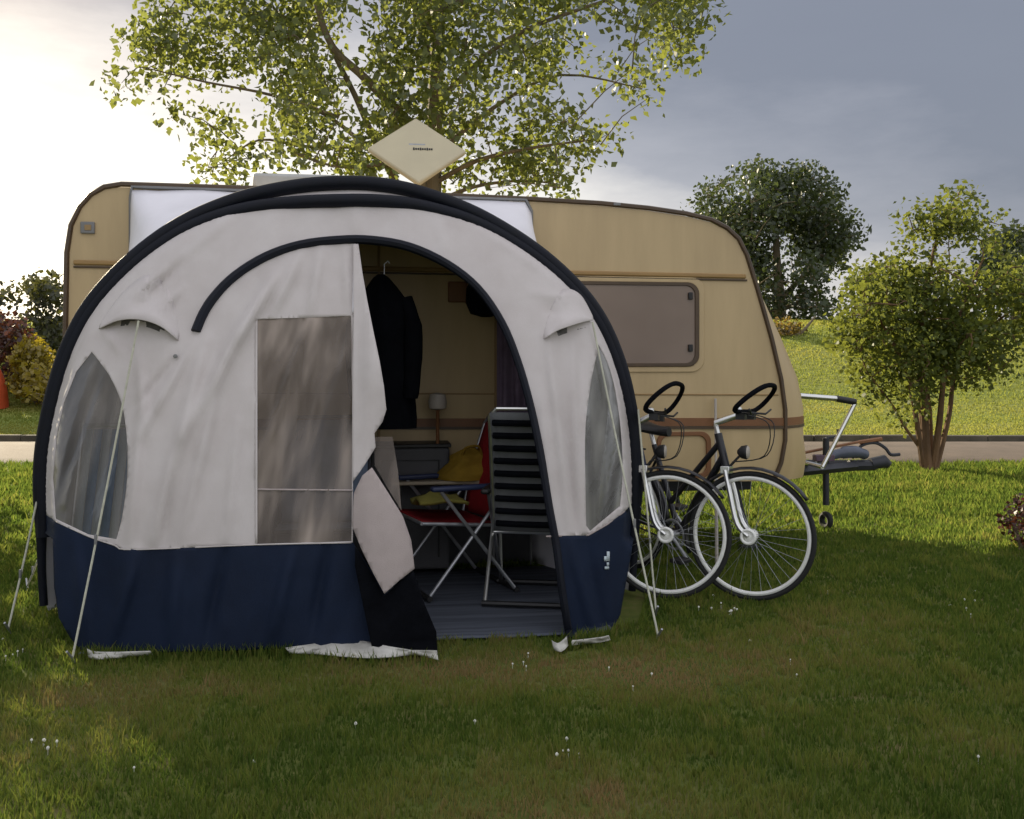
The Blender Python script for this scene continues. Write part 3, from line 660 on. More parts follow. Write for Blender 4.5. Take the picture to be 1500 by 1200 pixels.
# ------------------------------------------------------------------ bicycles
BS = 1.05
def bicycle(pos, yaw, steer, label, paint, forkm, tilt, barh, reach, twist=0.0):
    b = empty('bicycle', (pos[0], pos[1], 0), yaw, label, 'bicycle', 'bicycles parked beside the awning'); b.scale = (BS, BS, BS)
    ax = Vector((-.250, 0, .968)); A = Vector((.99, 0, .35)); base = A - Vector((.968, 0, .250)) * .045
    ar_ = base - A.normalized() * 0
    Rm = Matrix.Rotation(steer, 4, ax); T = Matrix.Translation(base) @ Rm @ Matrix.Translation(-base)
    drop = (T @ A).z - .35
    lean = Matrix.Rotation(rad(4), 4, 'X') @ Matrix.Translation((0, 0, .0))
    def tr(mb, st=False):
        m = (T if st else Matrix.Identity(4)); mb.V = [lean @ (m @ v) for v in mb.V]; return mb
    def wheel(c, st):
        w = tr(MB().ring(c, (0, 1, 0), .336, .0145, 64, 8), st).build('wheel', M['rubber'], b)
        tr(MB().ring(c, (0, 1, 0), .313, .0120, 64, 8, .9), st).build('rim', M['rim'], w)
        s = MB()
        for k in range(32):
            a = 2 * math.pi * k / 32; a2 = a + (.5 if k % 4 < 2 else -.5); sd = .03 if k % 2 else -.03
            s.tube([Vector(c) + Vector((math.cos(a2) * .03, sd, math.sin(a2) * .03)), Vector(c) + Vector((math.cos(a) * .302, 0, math.sin(a) * .302))], .0011, 4, False)
        tr(s, st).build('spokes', M['steel'], w)
        tr(MB().lathe(Vector(c) - Vector((0, .05, 0)), [(.012, -.01), (.030, 0), (.033, .012), (.018, .02), (.018, .08), (.033, .088), (.03, .1), (.012, .11)], 16, (0, 1, 0)), st).build('hub', M['rim'], w)
    wheel((0, 0, .35), False); wheel((.99, 0, .35), True)
    BB = Vector((.46, 0, .29)); ST = Vector((.29, 0, .80)); hb = base + ax * .40; ht = base + ax * .58
    f = MB(); f.tube([hb + ax * .05, BB], .021, 10); f.tube([BB, ST], .017, 10); f.tube([ht - ax * .05, BB + (ST - BB) * .34], .017, 10); f.tube([hb - ax * .01, ht], .022, 10)
    for s in (-1, 1):
        f.tube([(0, s * .06, .35), BB + Vector((-.03, s * .03, 0))], .009, 8); f.tube([(0, s * .06, .35), ST + Vector((.02, s * .015, -.06))], .008, 8)
    tr(f).build('frame', paint, b)
    fk = MB(); cr_ = base + ax * .375
    for s in (-1, 1): fk.tube(smooth_line([cr_ + Vector((0, s * .035, 0)), cr_ - ax * .12 + Vector((0, s * .05, 0)), base + ax * .08 + Vector((0, s * .055, 0)), A + Vector((0, s * .058, 0))], 4), .014, 8)
    fk.box(cr_, (.05, .09, .04)); tr(fk, True).build('fork', forkm, b, bevel=.003)
    dy = MB().ring(A + Vector((0, -.062, 0)), (0, 1, 0), .036, .009, 24, 8); tr(dy, True).build('hub_disc', M['rim'], b)
    st_ = MB(); q0 = base + ax * (.58 + barh); q1 = q0 + Vector((reach, 0, .05)); st_.tube([ht, q0], .0125, 10); st_.tube([q0 - ax * .02, q0, q1], .017, 10); tr(st_, True).build('stem', M['alu'], b)
    # butterfly handlebar: one loop open at the rear middle, tilted
    hbp = []; ct, sn = math.cos(tilt), math.sin(tilt)
    for k in range(41):
        a = -math.pi / 2 + 2 * math.pi * k / 40; y = .285 * math.sin(a + math.pi / 2 + math.pi); x = .095 - .095 * math.cos(2 * math.pi * k / 40) + .02 * math.cos(4 * math.pi * k / 40)
        y = .255 * math.sin(2 * math.pi * k / 40); y = math.copysign(abs(y / .255) ** .75 * .255, y)
        hbp.append(q1 + Matrix.Rotation(twist, 3, 'Z') @ Vector((x * 1.12 * ct, y, x * 1.12 * sn)))
    hbp[20] = hbp[20]
    hB = tr(MB().tube(hbp, .0135, 8), True).build('handlebar', M['blackcloth'], b)
    for s in (-1, 1):
        lv = MB(); lv.tube([q1 + Vector((.03, s * .10, .01)), q1 + Vector((.10, s * .16, .005)), q1 + Vector((.11, s * .24, .03))], .006, 6); lv.box(q1 + Vector((.03, s * .10, -.01)), (.05, .05, .035)); tr(lv, True).build('brake_lever', M['black'], hB)
    tr(MB().lathe(q1 + Vector((0.0, -.05, .02)), [(.005, 0), (.022, .002), (.02, .018), (.005, .026)], 14), True).build('bell', M['alu'], hB)
    cb = MB()
    for s in (-1, 1): cb.tube(smooth_line([q1 + Vector((.06, s * .1, 0)), q1 + Vector((.17, s * .06, -.05)), q1 + Vector((.14, s * .03, -.22)), hb + Vector((.04, s * .02, .02))], 5), .0032, 5)
    tr(cb, True).build('brake_cable', M['black'], b)
    lg = MB(); lc = cr_ + Vector((.09, 0, .10)); lg.lathe(lc, [(.012, -.03), (.034, -.01), (.040, .02), (.036, .026)], 16, (1, 0, 0)); lg.tube([cr_, lc], .007, 6); hl = tr(lg, True).build('headlight', M['black'], b)
    tr(MB().lathe(lc + Vector((.026, 0, 0)), [(.036, 0), (.03, .006), (.005, .009)], 16, (1, 0, 0)), True).build('lens', M['lampw'], hl)
    def guard(c, a0, a1, st, nm):
        rows = []
        for k in range(19):
            a = rad(a0 + (a1 - a0) * k / 18); rows.append([Vector(c) + Vector((math.cos(a) * (r_), y, math.sin(a) * r_)) for y, r_ in ((-.026, .362), (-.018, .371), (0, .375), (.018, .371), (.026, .362))])
        tr(MB().strip(rows), st).build(nm, M['bikeblack'], b, solid=.003, ang=180)
    guard((.99, 0, .35), 35, 200, True, 'mudguard'); guard((0, 0, .35), -5, 190, False, 'mudguard')
    sp = MB(); sp.tube([ST, ST + (ST - BB).normalized() * .07], .0135, 10); tr(sp).build('seat_post', M['alu'], b)
    sc = ST + (ST - BB).normalized() * .09; sa = MB(); rows = []
    for k in range(9):
        t = k / 8; w = .085 * (1 - t) ** 1.1 * (1 if k else .75) + .022; x = sc.x - .12 + .28 * t; zz = sc.z + .03 * (1 - t) ** 2
        rows.append([Vector((x, w * math.cos(q), zz + (.028 if math.sin(q) > 0 else .03) * math.sin(q))) for q in [2 * math.pi * j / 10 for j in range(11)]])
    sa.strip(rows); sa.add(rows[0][:-1], [tuple(range(10))]); sa.add(rows[-1][:-1], [tuple(range(10))]); tr(sa).build('saddle', M['black'], b)
    rk = MB()
    for s in (-1, 1):
        rk.tube([(-.26, s * .06, .755), (.16, s * .05, .755)], .006, 6); rk.tube([(-.02, s * .07, .36), (-.1, s * .065, .755)], .006, 6); rk.tube([(-.02, s * .07, .36), (.04, s * .06, .755)], .006, 6)
    for x in (-.26, -.12, .02, .14): rk.tube([(x, -.06, .755), (x, .06, .755)], .005, 6)
    tr(rk).build('luggage_rack', M['darkmetal'], b)
    cs = MB().ring(BB + Vector((0, -.05, 0)), (0, 1, 0), .085, .008, 32, 6, .5); cs.tube([BB + Vector((0, -.065, 0)), BB + Vector((.12, -.07, -.12))], .010, 8); cs.tube([BB + Vector((0, .065, 0)), BB + Vector((-.12, .07, .12))], .010, 8); cs.tube([BB + Vector((0, -.08, 0)), BB + Vector((0, .08, 0))], .02, 10)
    tr(cs).build('crankset', M['steel'], b)
    for s in (-1, 1): tr(MB().box(BB + Vector((-.12 * s, .12 * s, .12 * s)), (.09, .09, .022))).build('pedal', M['black'], b, bevel=.004)
    ck = MB()
    for z in (.06, -.05): ck.tube([BB + Vector((0, -.05, z)), (0, -.05, .35 + z * .6)], .006, 6)
    tr(ck).build('chain', M['darkmetal'], b)
    ks = MB().tube([(.36, .05, .30), (.26, .26, .012)], .008, 8); tr(ks).build('kickstand', M['steel'], b)
    sr = .0
    b.location.z = -drop * 0 + .008
    return b
def place_bike(hub_px, Y, yaw, steer, **k):
    tgt = P(hub_px[0], hub_px[1], Y); ax = Vector((-.250, 0, .968)); A = Vector((.99, 0, .35)); base = A - Vector((.968, 0, .250)) * .045
    a2 = Matrix.Rotation(rad(4), 4, 'X') @ (Matrix.Translation(base) @ Matrix.Rotation(steer, 4, ax) @ Matrix.Translation(-base) @ A)
    o = Matrix.Rotation(yaw, 3, 'Z') @ a2 * BS
    return bicycle((tgt.x - o.x, tgt.y - o.y), yaw, steer, **k)
place_bike((1100, 781), 5.63, rad(-54), rad(27), label='black trekking bicycle with silver stem and upturned loop handlebar, nearer the caravan hitch', paint=M['bikeblack'], forkm=M['alu'], tilt=rad(44), barh=.06, reach=.14)
place_bike((977, 778), 5.68, rad(-54), rad(38), label='dark blue trekking bicycle with silver fork, half hidden behind the awning arch', paint=M['bikeblue'], forkm=M['alu'], tilt=rad(50), barh=.05, reach=.10, twist=rad(-6))
# pale pole leaning on the caravan between the bicycles
a = C(1048, 584, -.03); b_ = C(1050, 800, -.22); a = wor(a.x, -.03, a.z); b_ = wor(b_.x, -.22, 0)
pr = empty('tent_pole', b_, 0, 'thin pale tent pole leaning upright against the caravan between the bicycles', 'pole')
MB().tube([(0, 0, 0.0), (a - b_) * .55], .012, 8).build('lower_tube', M['lampw'], pr); MB().tube([(a - b_) * .54, a - b_], .009, 8).build('upper_tube', M['lampw'], pr)
# ------------------------------------------------------------------ camping furniture under the awning
def camp_chair(pos, yaw, label, clothm, framem, armm, back_h=1.08, slats=False, rec=.15, group='camping chairs in the awning'):
    c = empty('camping_chair', (pos[0], pos[1], .016), yaw, label, 'camping chair', group)
    w = .26; fr = MB()
    for s in (-1, 1):
        fr.tube(smooth_line([(0, s * w, .40), (-rec * .4, s * w, .68), (-rec, s * w, back_h - .04)], 4) + [Vector((-rec - .01, s * (w - .04), back_h))], .011, 8)
        fr.tube([(0, s * w, .40), (.46, s * w, .44)], .011, 8)
    fr.tube([(-rec - .01, -(w - .04), back_h), (-rec - .01, w - .04, back_h)], .011, 8); fr.tube([(0, -w, .40), (0, w, .40)], .011, 8); fr.tube([(.46, -w, .44), (.46, w, .44)], .011, 8); fr.build('frame', framem, c)
    for s in (-1, 1):
        MB().tube([(.36, s * (w + .035), .62), (-.10, s * (w + .035), .03)], .011, 8).build('leg', framem, c)
        MB().tube([(-.06, s * (w + .02), .62), (.42, s * (w + .02), .03)], .011, 8).build('leg', framem, c)
        mb = MB(); mb.box((.16, s * (w + .035), .635), (.52, .05, .03)); mb.build('armrest', armm, c, bevel=.012)
    for x in (-.11, .43): MB().tube([(x, -w - .05, .022), (x, w + .05, .022)], .016, 8).build('foot_bar', M['black'], c)
    mb = MB(); rows = []
    for k in range(9):
        t = k / 8; rows.append([Vector((.46 * t, -w + 2 * w * j / 8, .405 + .04 * t - .035 * math.sin(math.pi * t) * math.sin(math.pi * j / 8))) for j in range(9)])
    mb.strip(rows); mb.build('seat', clothm, c, solid=.015, ang=180)
    mb = MB(); rows = []
    for k in range(15):
        t = k / 14; z = .41 + (back_h - .43) * t; x = -rec * t ** 1.4 - .012
        rows.append([Vector((x - .025 * math.sin(math.pi * j / 8), -w + .004 + 2 * (w - .004) * j / 8, z)) for j in range(9)])
    mb.strip(rows); mb.build('backrest', clothm, c, solid=.014, ang=180)
    if slats:
        mb = MB()
        for k in range(9):
            t = (k + .6) / 9.4; z = .41 + (back_h - .43) * t; x = -rec * t ** 1.4 - .055
            mb.tube([(x + .028, -w + .02, z), (x + .004, -w * .5, z), (x - .002, 0, z), (x + .004, w * .5, z), (x + .028, w - .02, z)], .0195, 8, flat=.9, up=(0, 0, 1))
        mb.build('webbing', M['blackcloth'], c)
    return c
slatgrey = mat('dark_grey_webbing_cloth', (.11, .115, .12), .8, .2, 8, .2, 80)
camp_chair((.155, 5.50), rad(82), 'high-backed black slatted recliner chair with silver legs, turned away at the doorway', slatgrey, M['alu'], M['black'], 1.10, True)
camp_chair((-.20, 5.98), rad(205), 'red camping chair with dark blue armrests behind the slatted recliner', M['red'], M['steel'], mat('dark_blue_arm', (.02, .03, .08), .5), 1.0, False)
camp_chair((-1.10, 5.78), rad(-80), 'blue-grey camping chair standing behind the big clear front window foil', mat('blue_grey_cloth', (.14, .18, .25), .85, .2, 6), M['darkmetal'], M['grey'], 1.02, False)
# folded lounger with blue stripes at the clear side window
lp = P(150, 830, 5.28); fl = empty('folded_lounger', (lp.x, lp.y, .016), rad(10), 'folded blue striped sun lounger leaning inside the clear side window', 'lounger')
mb = MB()
for x in (-.2, .2): mb.tube([(x, .0, .02), (x + .05, .22, 1.02)], .012, 8)
for t in (.04, .5, .98): mb.tube([(-.2 + .05 * t, .22 * t, .02 + t), (.2 + .05 * t, .22 * t, .02 + t)], .012, 8)
mb.build('frame', M['alu'], fl)
for k in range(8):
    x0 = -.185 + k * .047; mb = MB(); mb.strip([[(x0 + .05 * t + .045 * q, .22 * t - .014 - .02 * math.sin(math.pi * t), .04 + .94 * t) for q in (0, .5, 1)] for t in [i / 8 for i in range(9)]]); mb.build('stripe_panel', M['blue'] if k % 2 else M['paleblue'], fl, solid=.006, ang=180)
# folding table with lamp and yellow bag
tp = P(655, 700, 6.3); tb = empty('folding_table', (tp.x, tp.y, .016), ANG, 'small folding table standing against the caravan side behind the red chair', 'table')
MB().box((0, 0, .60), (.72, .42, .022)).build('table_top', M['woodtop'], tb, bevel=.006)
for x in (-.31, .31):
    for y in (-.17, .17): MB().tube([(x, y, .59), (x * 1.05, y * 1.1, 0)], .011, 8).build('leg', M['alu'], tb)
lx = P(641, 600, 6.32); lm = empty('table_lamp', (lx.x, lx.y, .627), 0, 'slim table lamp with small pale cap beside the yellow bag', 'lamp')
MB().lathe((0, 0, 0), [(.06, 0), (.06, .012), (.02, .022), (.012, .03), (.012, .42), (.016, .43)], 16).build('stem', M['brown'], lm); MB().lathe((0, 0, .43), [(.03, 0), (.055, .01), (.06, .05), (.05, .10), (.01, .11)], 18).build('lamp_shade', M['lampw'], lm)
bx = P(690, 690, 6.22); bg = empty('bag', (bx.x, bx.y, .629), rad(12), 'slumped yellow cloth bag lying on the folding table', 'bag')
mb = MB(); rows = []
for k in range(11):
    t = k / 10; rr = (.21 - .10 * t) * (1 - t ** 6) + .012; z = .24 * t
    rows.append([Vector((rr * 1.05 * math.cos(a) * (1 + .45 * noise.noise((math.cos(a) * 1.6, math.sin(a) * 1.6, t * 3))), rr * .7 * math.sin(a) * (1 + .4 * noise.noise((math.cos(a) * 1.6 + 4, math.sin(a), t * 3))), z + .03 * noise.noise((math.cos(a) * 2, math.sin(a) * 2, t)) * (k > 0))) for a in [2 * math.pi * j / 22 for j in range(23)]])
mb.strip([[Vector((p.x * .85, p.y * .85, p.z * .8)) for p in r] for r in rows]); mb.build('sack', M['yellow'], bg, ang=180)
mb = MB(); mb.tube(smooth_line([(-.07, -.06, .14), (-.05, -.09, .2), (.03, -.09, .21), (.06, -.06, .15)], 5), .008, 6); mb.build('handle', M['yellow'], bg)
b2 = P(672, 724, 6.15); bn = empty('towel', (-.44, 5.93, .47), rad(20), 'crumpled yellow-green towel lying on the red chair seat', 'towel')
mb = MB(); mb.strip([[(x, y, .06 + .05 * noise.noise((x * 9, y * 9, 1)) + .05 * math.exp(-((x / .1) ** 2 + (y / .1) ** 2))) for x in np.linspace(-.15, .15, 16)] for y in np.linspace(-.12, .12, 14)]); mb.build('cloth', mat('yellow_green_towel', (.22, .20, .04), .9, .3, 9, .3, 90), bn, solid=.02, ang=180)
# grey cupboard, hanging coat, bag, purple curtain
cp = P(600, 700, 6.42); cb = empty('camping_cupboard', (cp.x, cp.y, .016), ANG, 'grey cloth camping cupboard standing against the caravan under the coat', 'cupboard')
MB().box((0, 0, .41), (.50, .30, .78)).build('cover', M['greybox'], cb, bevel=.02)
mb = MB(); mb.tube([(-.18, -.155, .1), (-.18, -.155, .72), (.18, -.155, .72), (.18, -.155, .1)], .006, 6); mb.build('zip', M['black'], cb)
MB().box((0, 0, .812), (.52, .32, .025)).build('lid', M['black'], cb, bevel=.006)
cz = P(563, 520, 5.75); ct = empty('coat', (cz.x, cz.y, .98), rad(5), 'long black coat hanging inside the awning beside the door flap', 'coat')
mb = MB(); rows = []
for (z, w, d) in ((0, .155, .07), (.06, .16, .085), (.25, .155, .085), (.45, .145, .08), (.62, .15, .085), (.74, .145, .08), (.82, .09, .06), (.88, .045, .045), (.9, .02, .03)):
    rows.append([Vector((w * math.cos(a) * (1 + .08 * math.sin(5 * a + z * 3)) + .05 * (.5 - z), d * math.sin(a) * (1 + .12 * math.sin(7 * a)), z)) for a in [2 * math.pi * j / 32 for j in range(33)]])
mb.strip(rows); mb.build('coat_body', M['blackcloth'], ct, ang=180)
for s in (-1, 1): MB().tube(smooth_line([(s * .12, -.01, .76), (s * .165, -.03, .6), (s * .165, -.05, .35), (s * .15, -.05, .18)], 4), [.045] * 4 + [.055] * 4 + [.05] * 4 + [.045], 10).build('sleeve', M['blackcloth'], ct)
MB().tube([(0, 0, .89), (0, 0, .96), (.02, 0, .98), (.03, 0, .965)], .004, 6).build('hook', M['steel'], ct)
hz_ = P(712, 432, 6.2); hb_ = empty('hanging_bag', (hz_.x, hz_.y, hz_.z), 0, 'dark rounded bag hanging high inside near the doorway top', 'bag')
mb = MB(); mb.lathe((0, 0, -.14), [(.03, 0), (.10, .02), (.13, .09), (.125, .18), (.08, .26), (.03, .28)], 20); mb.build('pouch', M['blackcloth'], hb_)
mb = MB(); mb.tube(smooth_line([(-.06, 0, .12), (-.03, 0, .26), (.03, 0, .26), (.06, 0, .12)], 5), .008, 6); mb.build('strap', M['black'], hb_)
cu0 = P(728, 460, 6.35); cu1 = P(835, 460, 6.2); cu = empty('curtain', (cu0.x, cu0.y, .35), math.atan2(cu1.y - cu0.y, cu1.x - cu0.x), 'dark purple curtain hanging in folds inside the doorway edge', 'curtain')
Lc = (cu1 - cu0).length
mb = MB(); mb.strip([[(Lc * i / 40, .03 * math.sin(i * .95) * (1 - .4 * k / 8) + .01 * noise.noise((i * .3, k, 0)), 1.32 * k / 8) for i in range(41)] for k in range(9)]); mb.build('drape', M['purple'], cu, solid=.004, ang=180)
MB().tube([(-.03, 0, 1.33), (Lc + .03, 0, 1.33)], .01, 8).build('rod', M['steel'], cu)
# ------------------------------------------------------------------ foliage
def leaf_mesh(name, cen, per, spread, size, mtl, parent, droop=0.0, seed=1, flat=.8):
    rg = np.random.default_rng(seed); cen = np.asarray(cen); n = len(cen) * per
    off = rg.normal(0, 1, (n, 3)); rr = np.linalg.norm(off, axis=1)[:, None]; off *= np.minimum(rr, 1.9) / rr
    c = np.repeat(cen, per, 0) + off * np.array([spread, spread, spread * flat])
    a = rg.normal(0, 1, (n, 3)); a[:, 2] -= droop; a /= np.linalg.norm(a, axis=1)[:, None]
    b = np.cross(a, rg.normal(0, 1, (n, 3))); b /= np.linalg.norm(b, axis=1)[:, None]; nn = np.cross(a, b)
    L = size * rg.uniform(.5, 1.35, (n, 1)); Wd = L * rg.uniform(.6, .85, (n, 1))
    V = np.stack([c - a * L / 2, c - a * L * .08 + b * Wd / 2 + nn * L * .12, c + a * L / 2, c - a * L * .08 - b * Wd / 2 + nn * L * .12], 1).reshape(-1, 3)
    me = bpy.data.meshes.new(name); me.vertices.add(4 * n); me.vertices.foreach_set('co', V.astype(np.float32).ravel())
    me.loops.add(4 * n); me.loops.foreach_set('vertex_index', np.arange(4 * n, dtype=np.int32)); me.polygons.add(n); me.polygons.foreach_set('loop_start', np.arange(0, 4 * n, 4, dtype=np.int32)); me.update(calc_edges=True)
    return link(name, me, mtl, parent, False)
def sample_poly(poly, Y, dep, n, gap=.0, gs=.9, seed=1):
    rg = random.Random(seed); xs_ = [p[0] for p in poly]; ys_ = [p[1] for p in poly]; out = []; tries = 0
    while len(out) < n and tries < n * 60:
        tries += 1; x = rg.uniform(min(xs_), max(xs_)); y = rg.uniform(min(ys_), max(ys_))
        if not inpoly(x, y, poly): continue
        q = P(x, y, Y + max(-2, min(2, rg.gauss(0, .8))) * dep)
        if noise.noise(Vector((q.x * gs, q.y * gs * .6, q.z * gs)) + Vector((seed * 7.7, 0, 0))) < gap: continue
        out.append(q)
    return out
def limbs(mb, limbs_, cen, root, tw=.006):
    pts_ = [p for l, _ in limbs_ for p in l]
    for l, r in limbs_: mb.tube(l, r, 8)
    done = list(pts_); D = sorted(cen, key=lambda c: min((p - c).length for p in pts_))
    for c in D:
        best = min(done, key=lambda p: (p - c).length + .5 * max(0, p.z - c.z)); L = (best - c).length; done.append(c)
        m = best.lerp(c, .5) + Vector((random.uniform(-.08, .08) * L, random.uniform(-.08, .08) * L, .07 * L)); mb.tube([best, m, c], [tw * 1.5, tw * 1.1, tw * .6], 4, False)
def tree(name, base, label, cat, lim, cen, bark, leafm, per, spread, size, tw, seed, group=None, droop=0):
    t = empty(name, base, 0, label, cat, group); b = Vector(base); mb = MB()
    lm_ = [([Vector(p) - b for p in l], r) for l, r in lim]; cl = [Vector(c) - b for c in cen]
    limbs(mb, lm_, cl, b, tw); mb.build('trunk', bark, t, fix=False)
    leaf_mesh('crown', [tuple(c) for c in cl], per, spread, size, leafm, t, droop, seed); return t
def taper(n, a, b): return [a + (b - a) * i / (n - 1) for i in range(n)]
def limb(pxs, Y0, Y1, r0, r1, n=4):
    p = [P(x, y, Y0 + (Y1 - Y0) * i / (len(pxs) - 1)) for i, (x, y) in enumerate(pxs)]; q = smooth_line(p, n); return (q, taper(len(q), r0, r1))
# poplar behind the caravan
YP = 11.0; pb = Vector((-.92, YP, 0))
tr_l = smooth_line([pb, (-.93, YP, 1.5), (-.90, YP, 3.0), (-.86, YP, 4.2), (-.80, YP, 5.6), (-.72, YP + .1, 7.2), (-.6, YP, 9.2)], 4)
lim = [(tr_l, taper(len(tr_l), .145, .03)),
       limb([(628, 330), (600, 195), (540, 120), (488, 70), (462, 0), (430, -120)], 11, 10.2, .065, .02),
       limb([(625, 340), (565, 240), (520, 140), (475, 45), (455, -60)], 11, 11.6, .05, .018), limb([(560, 235), (480, 170), (400, 140), (300, 120), (215, 100)], 11.2, 10.4, .028, .006),
       limb([(540, 215), (450, 215), (380, 205), (330, 235)], 11.2, 11.0, .025, .006), limb([(632, 250), (580, 240), (500, 245), (430, 225)], 11, 10.2, .03, .008),
       limb([(640, 150), (740, 60), (860, 10), (960, -20)], 11, 10.6, .038, .01), limb([(636, 230), (720, 160), (820, 110), (940, 130)], 11, 11.6, .033, .006), limb([(634, 270), (700, 235), (790, 215), (870, 205)], 11, 10.3, .035, .007), limb([(632, 300), (690, 275), (760, 265), (820, 270)], 11, 11.4, .028, .007),
       limb([(650, 20), (780, -60), (940, -60), (1020, 10)], 11, 11.2, .05, .01), limb([(645, 60), (560, -30), (400, -60), (250, 20)], 11, 11.3, .05, .01), limb([(640, 110), (610, 20), (590, -120), (560, -260)], 11, 11.9, .05, .012), limb([(652, 0), (700, -140), (760, -300)], 11, 10, .05, .012)]
polyP = [(165, 132), (172, 95), (205, 45), (235, 20), (250, -180), (1040, -180), (1048, 20), (1005, 50), (1002, 85), (940, 92), (962, 148), (905, 160), (888, 218), (845, 222), (812, 235), (832, 278), (790, 286), (720, 283), (650, 285), (585, 275), (520, 262), (470, 250), (430, 232), (372, 238), (345, 262), (300, 264), (296, 232), (328, 205), (285, 180), (262, 176), (268, 152), (222, 148)]
cenP = sample_poly(polyP, YP, 1.0, 640, .07, 1.5, 3)
cenP += [P(x, y, 10.4) for x, y in ((178, 122), (200, 100), (228, 60), (305, 245), (318, 222), (268, 168), (1030, 15), (995, 78), (948, 145), (880, 212), (820, 275), (345, 250), (240, 130), (300, 30), (985, 40))]
rg = random.Random(5)
cenP += [P(rg.uniform(560, 705), rg.uniform(-10, 190), rg.uniform(9.7, 10.6)) for _ in range(46)]
while len(cenP) < 1150:
    d = Vector((rg.gauss(0, 1), rg.gauss(0, 1), rg.gauss(0, 1))).normalized() * rg.random() ** .4; q = Vector((-.7, YP, 7.4)) + Vector((d.x * 3.4, d.y * 3.0, d.z * 2.6))
    if q.z > CH + (HY + 60) / F * q.y: cenP.append(q)
tree('poplar_tree', pb, 'tall airy broadleaf tree with yellow-green leaves rising directly behind the caravan', 'tree', lim, cenP, M['bark'], M['poplar'], 36, .155, .084, .005, 11, droop=.5)
# dark round tree on the field crest
polyO = [(1018, 330), (1022, 295), (1045, 265), (1080, 250), (1130, 243), (1180, 250), (1215, 262), (1228, 300), (1258, 330), (1256, 352), (1225, 372), (1228, 395), (1200, 405), (1215, 440), (1240, 455), (1190, 462), (1150, 455), (1120, 470), (1080, 440), (1040, 400), (1022, 365)]
YO = 40.0; ob = P(1142, 484, YO); ob.z = height(ob.x, ob.y) - .05
lim = [limb([(1142, 490), (1142, 440), (1138, 380), (1135, 300)], YO, YO, .32, .08), limb([(1142, 440), (1180, 400), (1215, 350)], YO, YO, .14, .04), limb([(1140, 430), (1100, 380), (1065, 320)], YO, YO, .14, .04), limb([(1142, 455), (1185, 440), (1215, 440)], YO, YO - 1, .09, .03)]
tree('round_tree', ob, 'dark dense round-crowned tree standing far off on the field crest', 'tree', lim, sample_poly(polyO, YO, 1.9, 460, -.17, .55, 5), M['bark'], M['oak'], 34, .36, .21, .02, 12)
# small multi-stemmed tree by the path
polyE = [(1242, 450), (1256, 412), (1300, 388), (1318, 348), (1348, 318), (1384, 304), (1400, 286), (1414, 288), (1424, 318), (1452, 342), (1480, 372), (1520, 392), (1560, 410), (1575, 470), (1500, 525), (1462, 545), (1420, 560), (1400, 590), (1345, 590), (1318, 560), (1282, 540), (1248, 500)]
YE = 11.9; eb = G(1356, 690); YE = eb.y
lim = [limb([(1358, 692), (1354, 630), (1352, 560), (1350, 470), (1365, 380), (1385, 310)], YE, YE, .075, .014), limb([(1366, 690), (1376, 620), (1385, 540), (1410, 450), (1440, 380)], YE, YE - .3, .05, .01), limb([(1370, 690), (1390, 610), (1402, 540), (1450, 480), (1520, 430)], YE, YE + .3, .04, .008),
       limb([(1352, 685), (1340, 600), (1325, 540), (1290, 470), (1265, 430)], YE, YE - .4, .038, .008), limb([(1350, 660), (1325, 625), (1305, 590), (1270, 545)], YE, YE - .2, .022, .006), limb([(1362, 688), (1362, 600), (1345, 500), (1320, 400)], YE, YE + .5, .035, .008)]
cenE = sample_poly(polyE, YE, .6, 440, -.12, 1.7, 8) + [P(x, y, YE) for x, y in ((1408, 283), (1396, 292), (1412, 298), (1362, 300), (1440, 325), (1465, 330), (1330, 315), (1262, 392), (1246, 415), (1238, 470))]
cenE += sample_poly([(1225, 490), (1250, 480), (1300, 520), (1340, 570), (1330, 620), (1300, 600), (1260, 560)], YE, .3, 46, -.05, 2.2, 9)
tree('garden_tree', eb, 'small multi-stemmed olive-green tree standing at the edge of the path', 'tree', lim, cenE, M['bark2'], M['elder'], 38, .135, .068, .006, 13)
# others
def bushy(name, px, py, Y, poly, n, per, spread, size, m, label, cat, seed, dep=.8, bark=None, tw=.012, gap=-.1, gs=.8, group=None):
    b = P(px, py, Y); b.z = height(b.x, b.y) - .03; cen = sample_poly(poly, Y, dep, n, gap, gs, seed); top = sum((c for c in cen), Vector()) / len(cen)
    l = smooth_line([b, b.lerp(top, .5) + Vector((.1, 0, 0)), top], 5); k = Y / 30
    l2 = smooth_line([b + Vector((.1 * k, 0, 0)), b.lerp(top, .5) + Vector((.4 * k, 0, 0)), top + Vector((.9 * k, 0, .5 * k))], 5); l3 = smooth_line([b - Vector((.1 * k, 0, 0)), b.lerp(top, .5) - Vector((.4 * k, 0, 0)), top + Vector((-.9 * k, 0, .3 * k))], 5)
    return tree(name, b, label, cat, [(l, taper(len(l), .14 * k, .05 * k)), (l2, taper(len(l2), .09 * k, .03 * k)), (l3, taper(len(l3), .09 * k, .03 * k))], cen, bark or M['bark'], m, per, spread, size, tw, seed, group)
bushy('dark_tree', 1490, 485, 36, [(1436, 400), (1450, 350), (1490, 336), (1540, 345), (1570, 400), (1560, 470), (1450, 475)], 150, 40, .3, .23, M['oak'], 'dark tree beyond the field crest, half hidden behind the small multi-stemmed tree', 'tree', 21, 1.4)
bushy('spreading_tree', 20, 590, 27, [(-90, 440), (0, 428), (40, 414), (86, 405), (92, 420), (88, 440), (60, 456), (80, 470), (95, 500), (60, 520), (-90, 530)], 170, 34, .22, .17, M['duskleaf'], 'brown-green spreading tree with open crown against the white sky', 'tree', 22, 1.0, gap=.0)
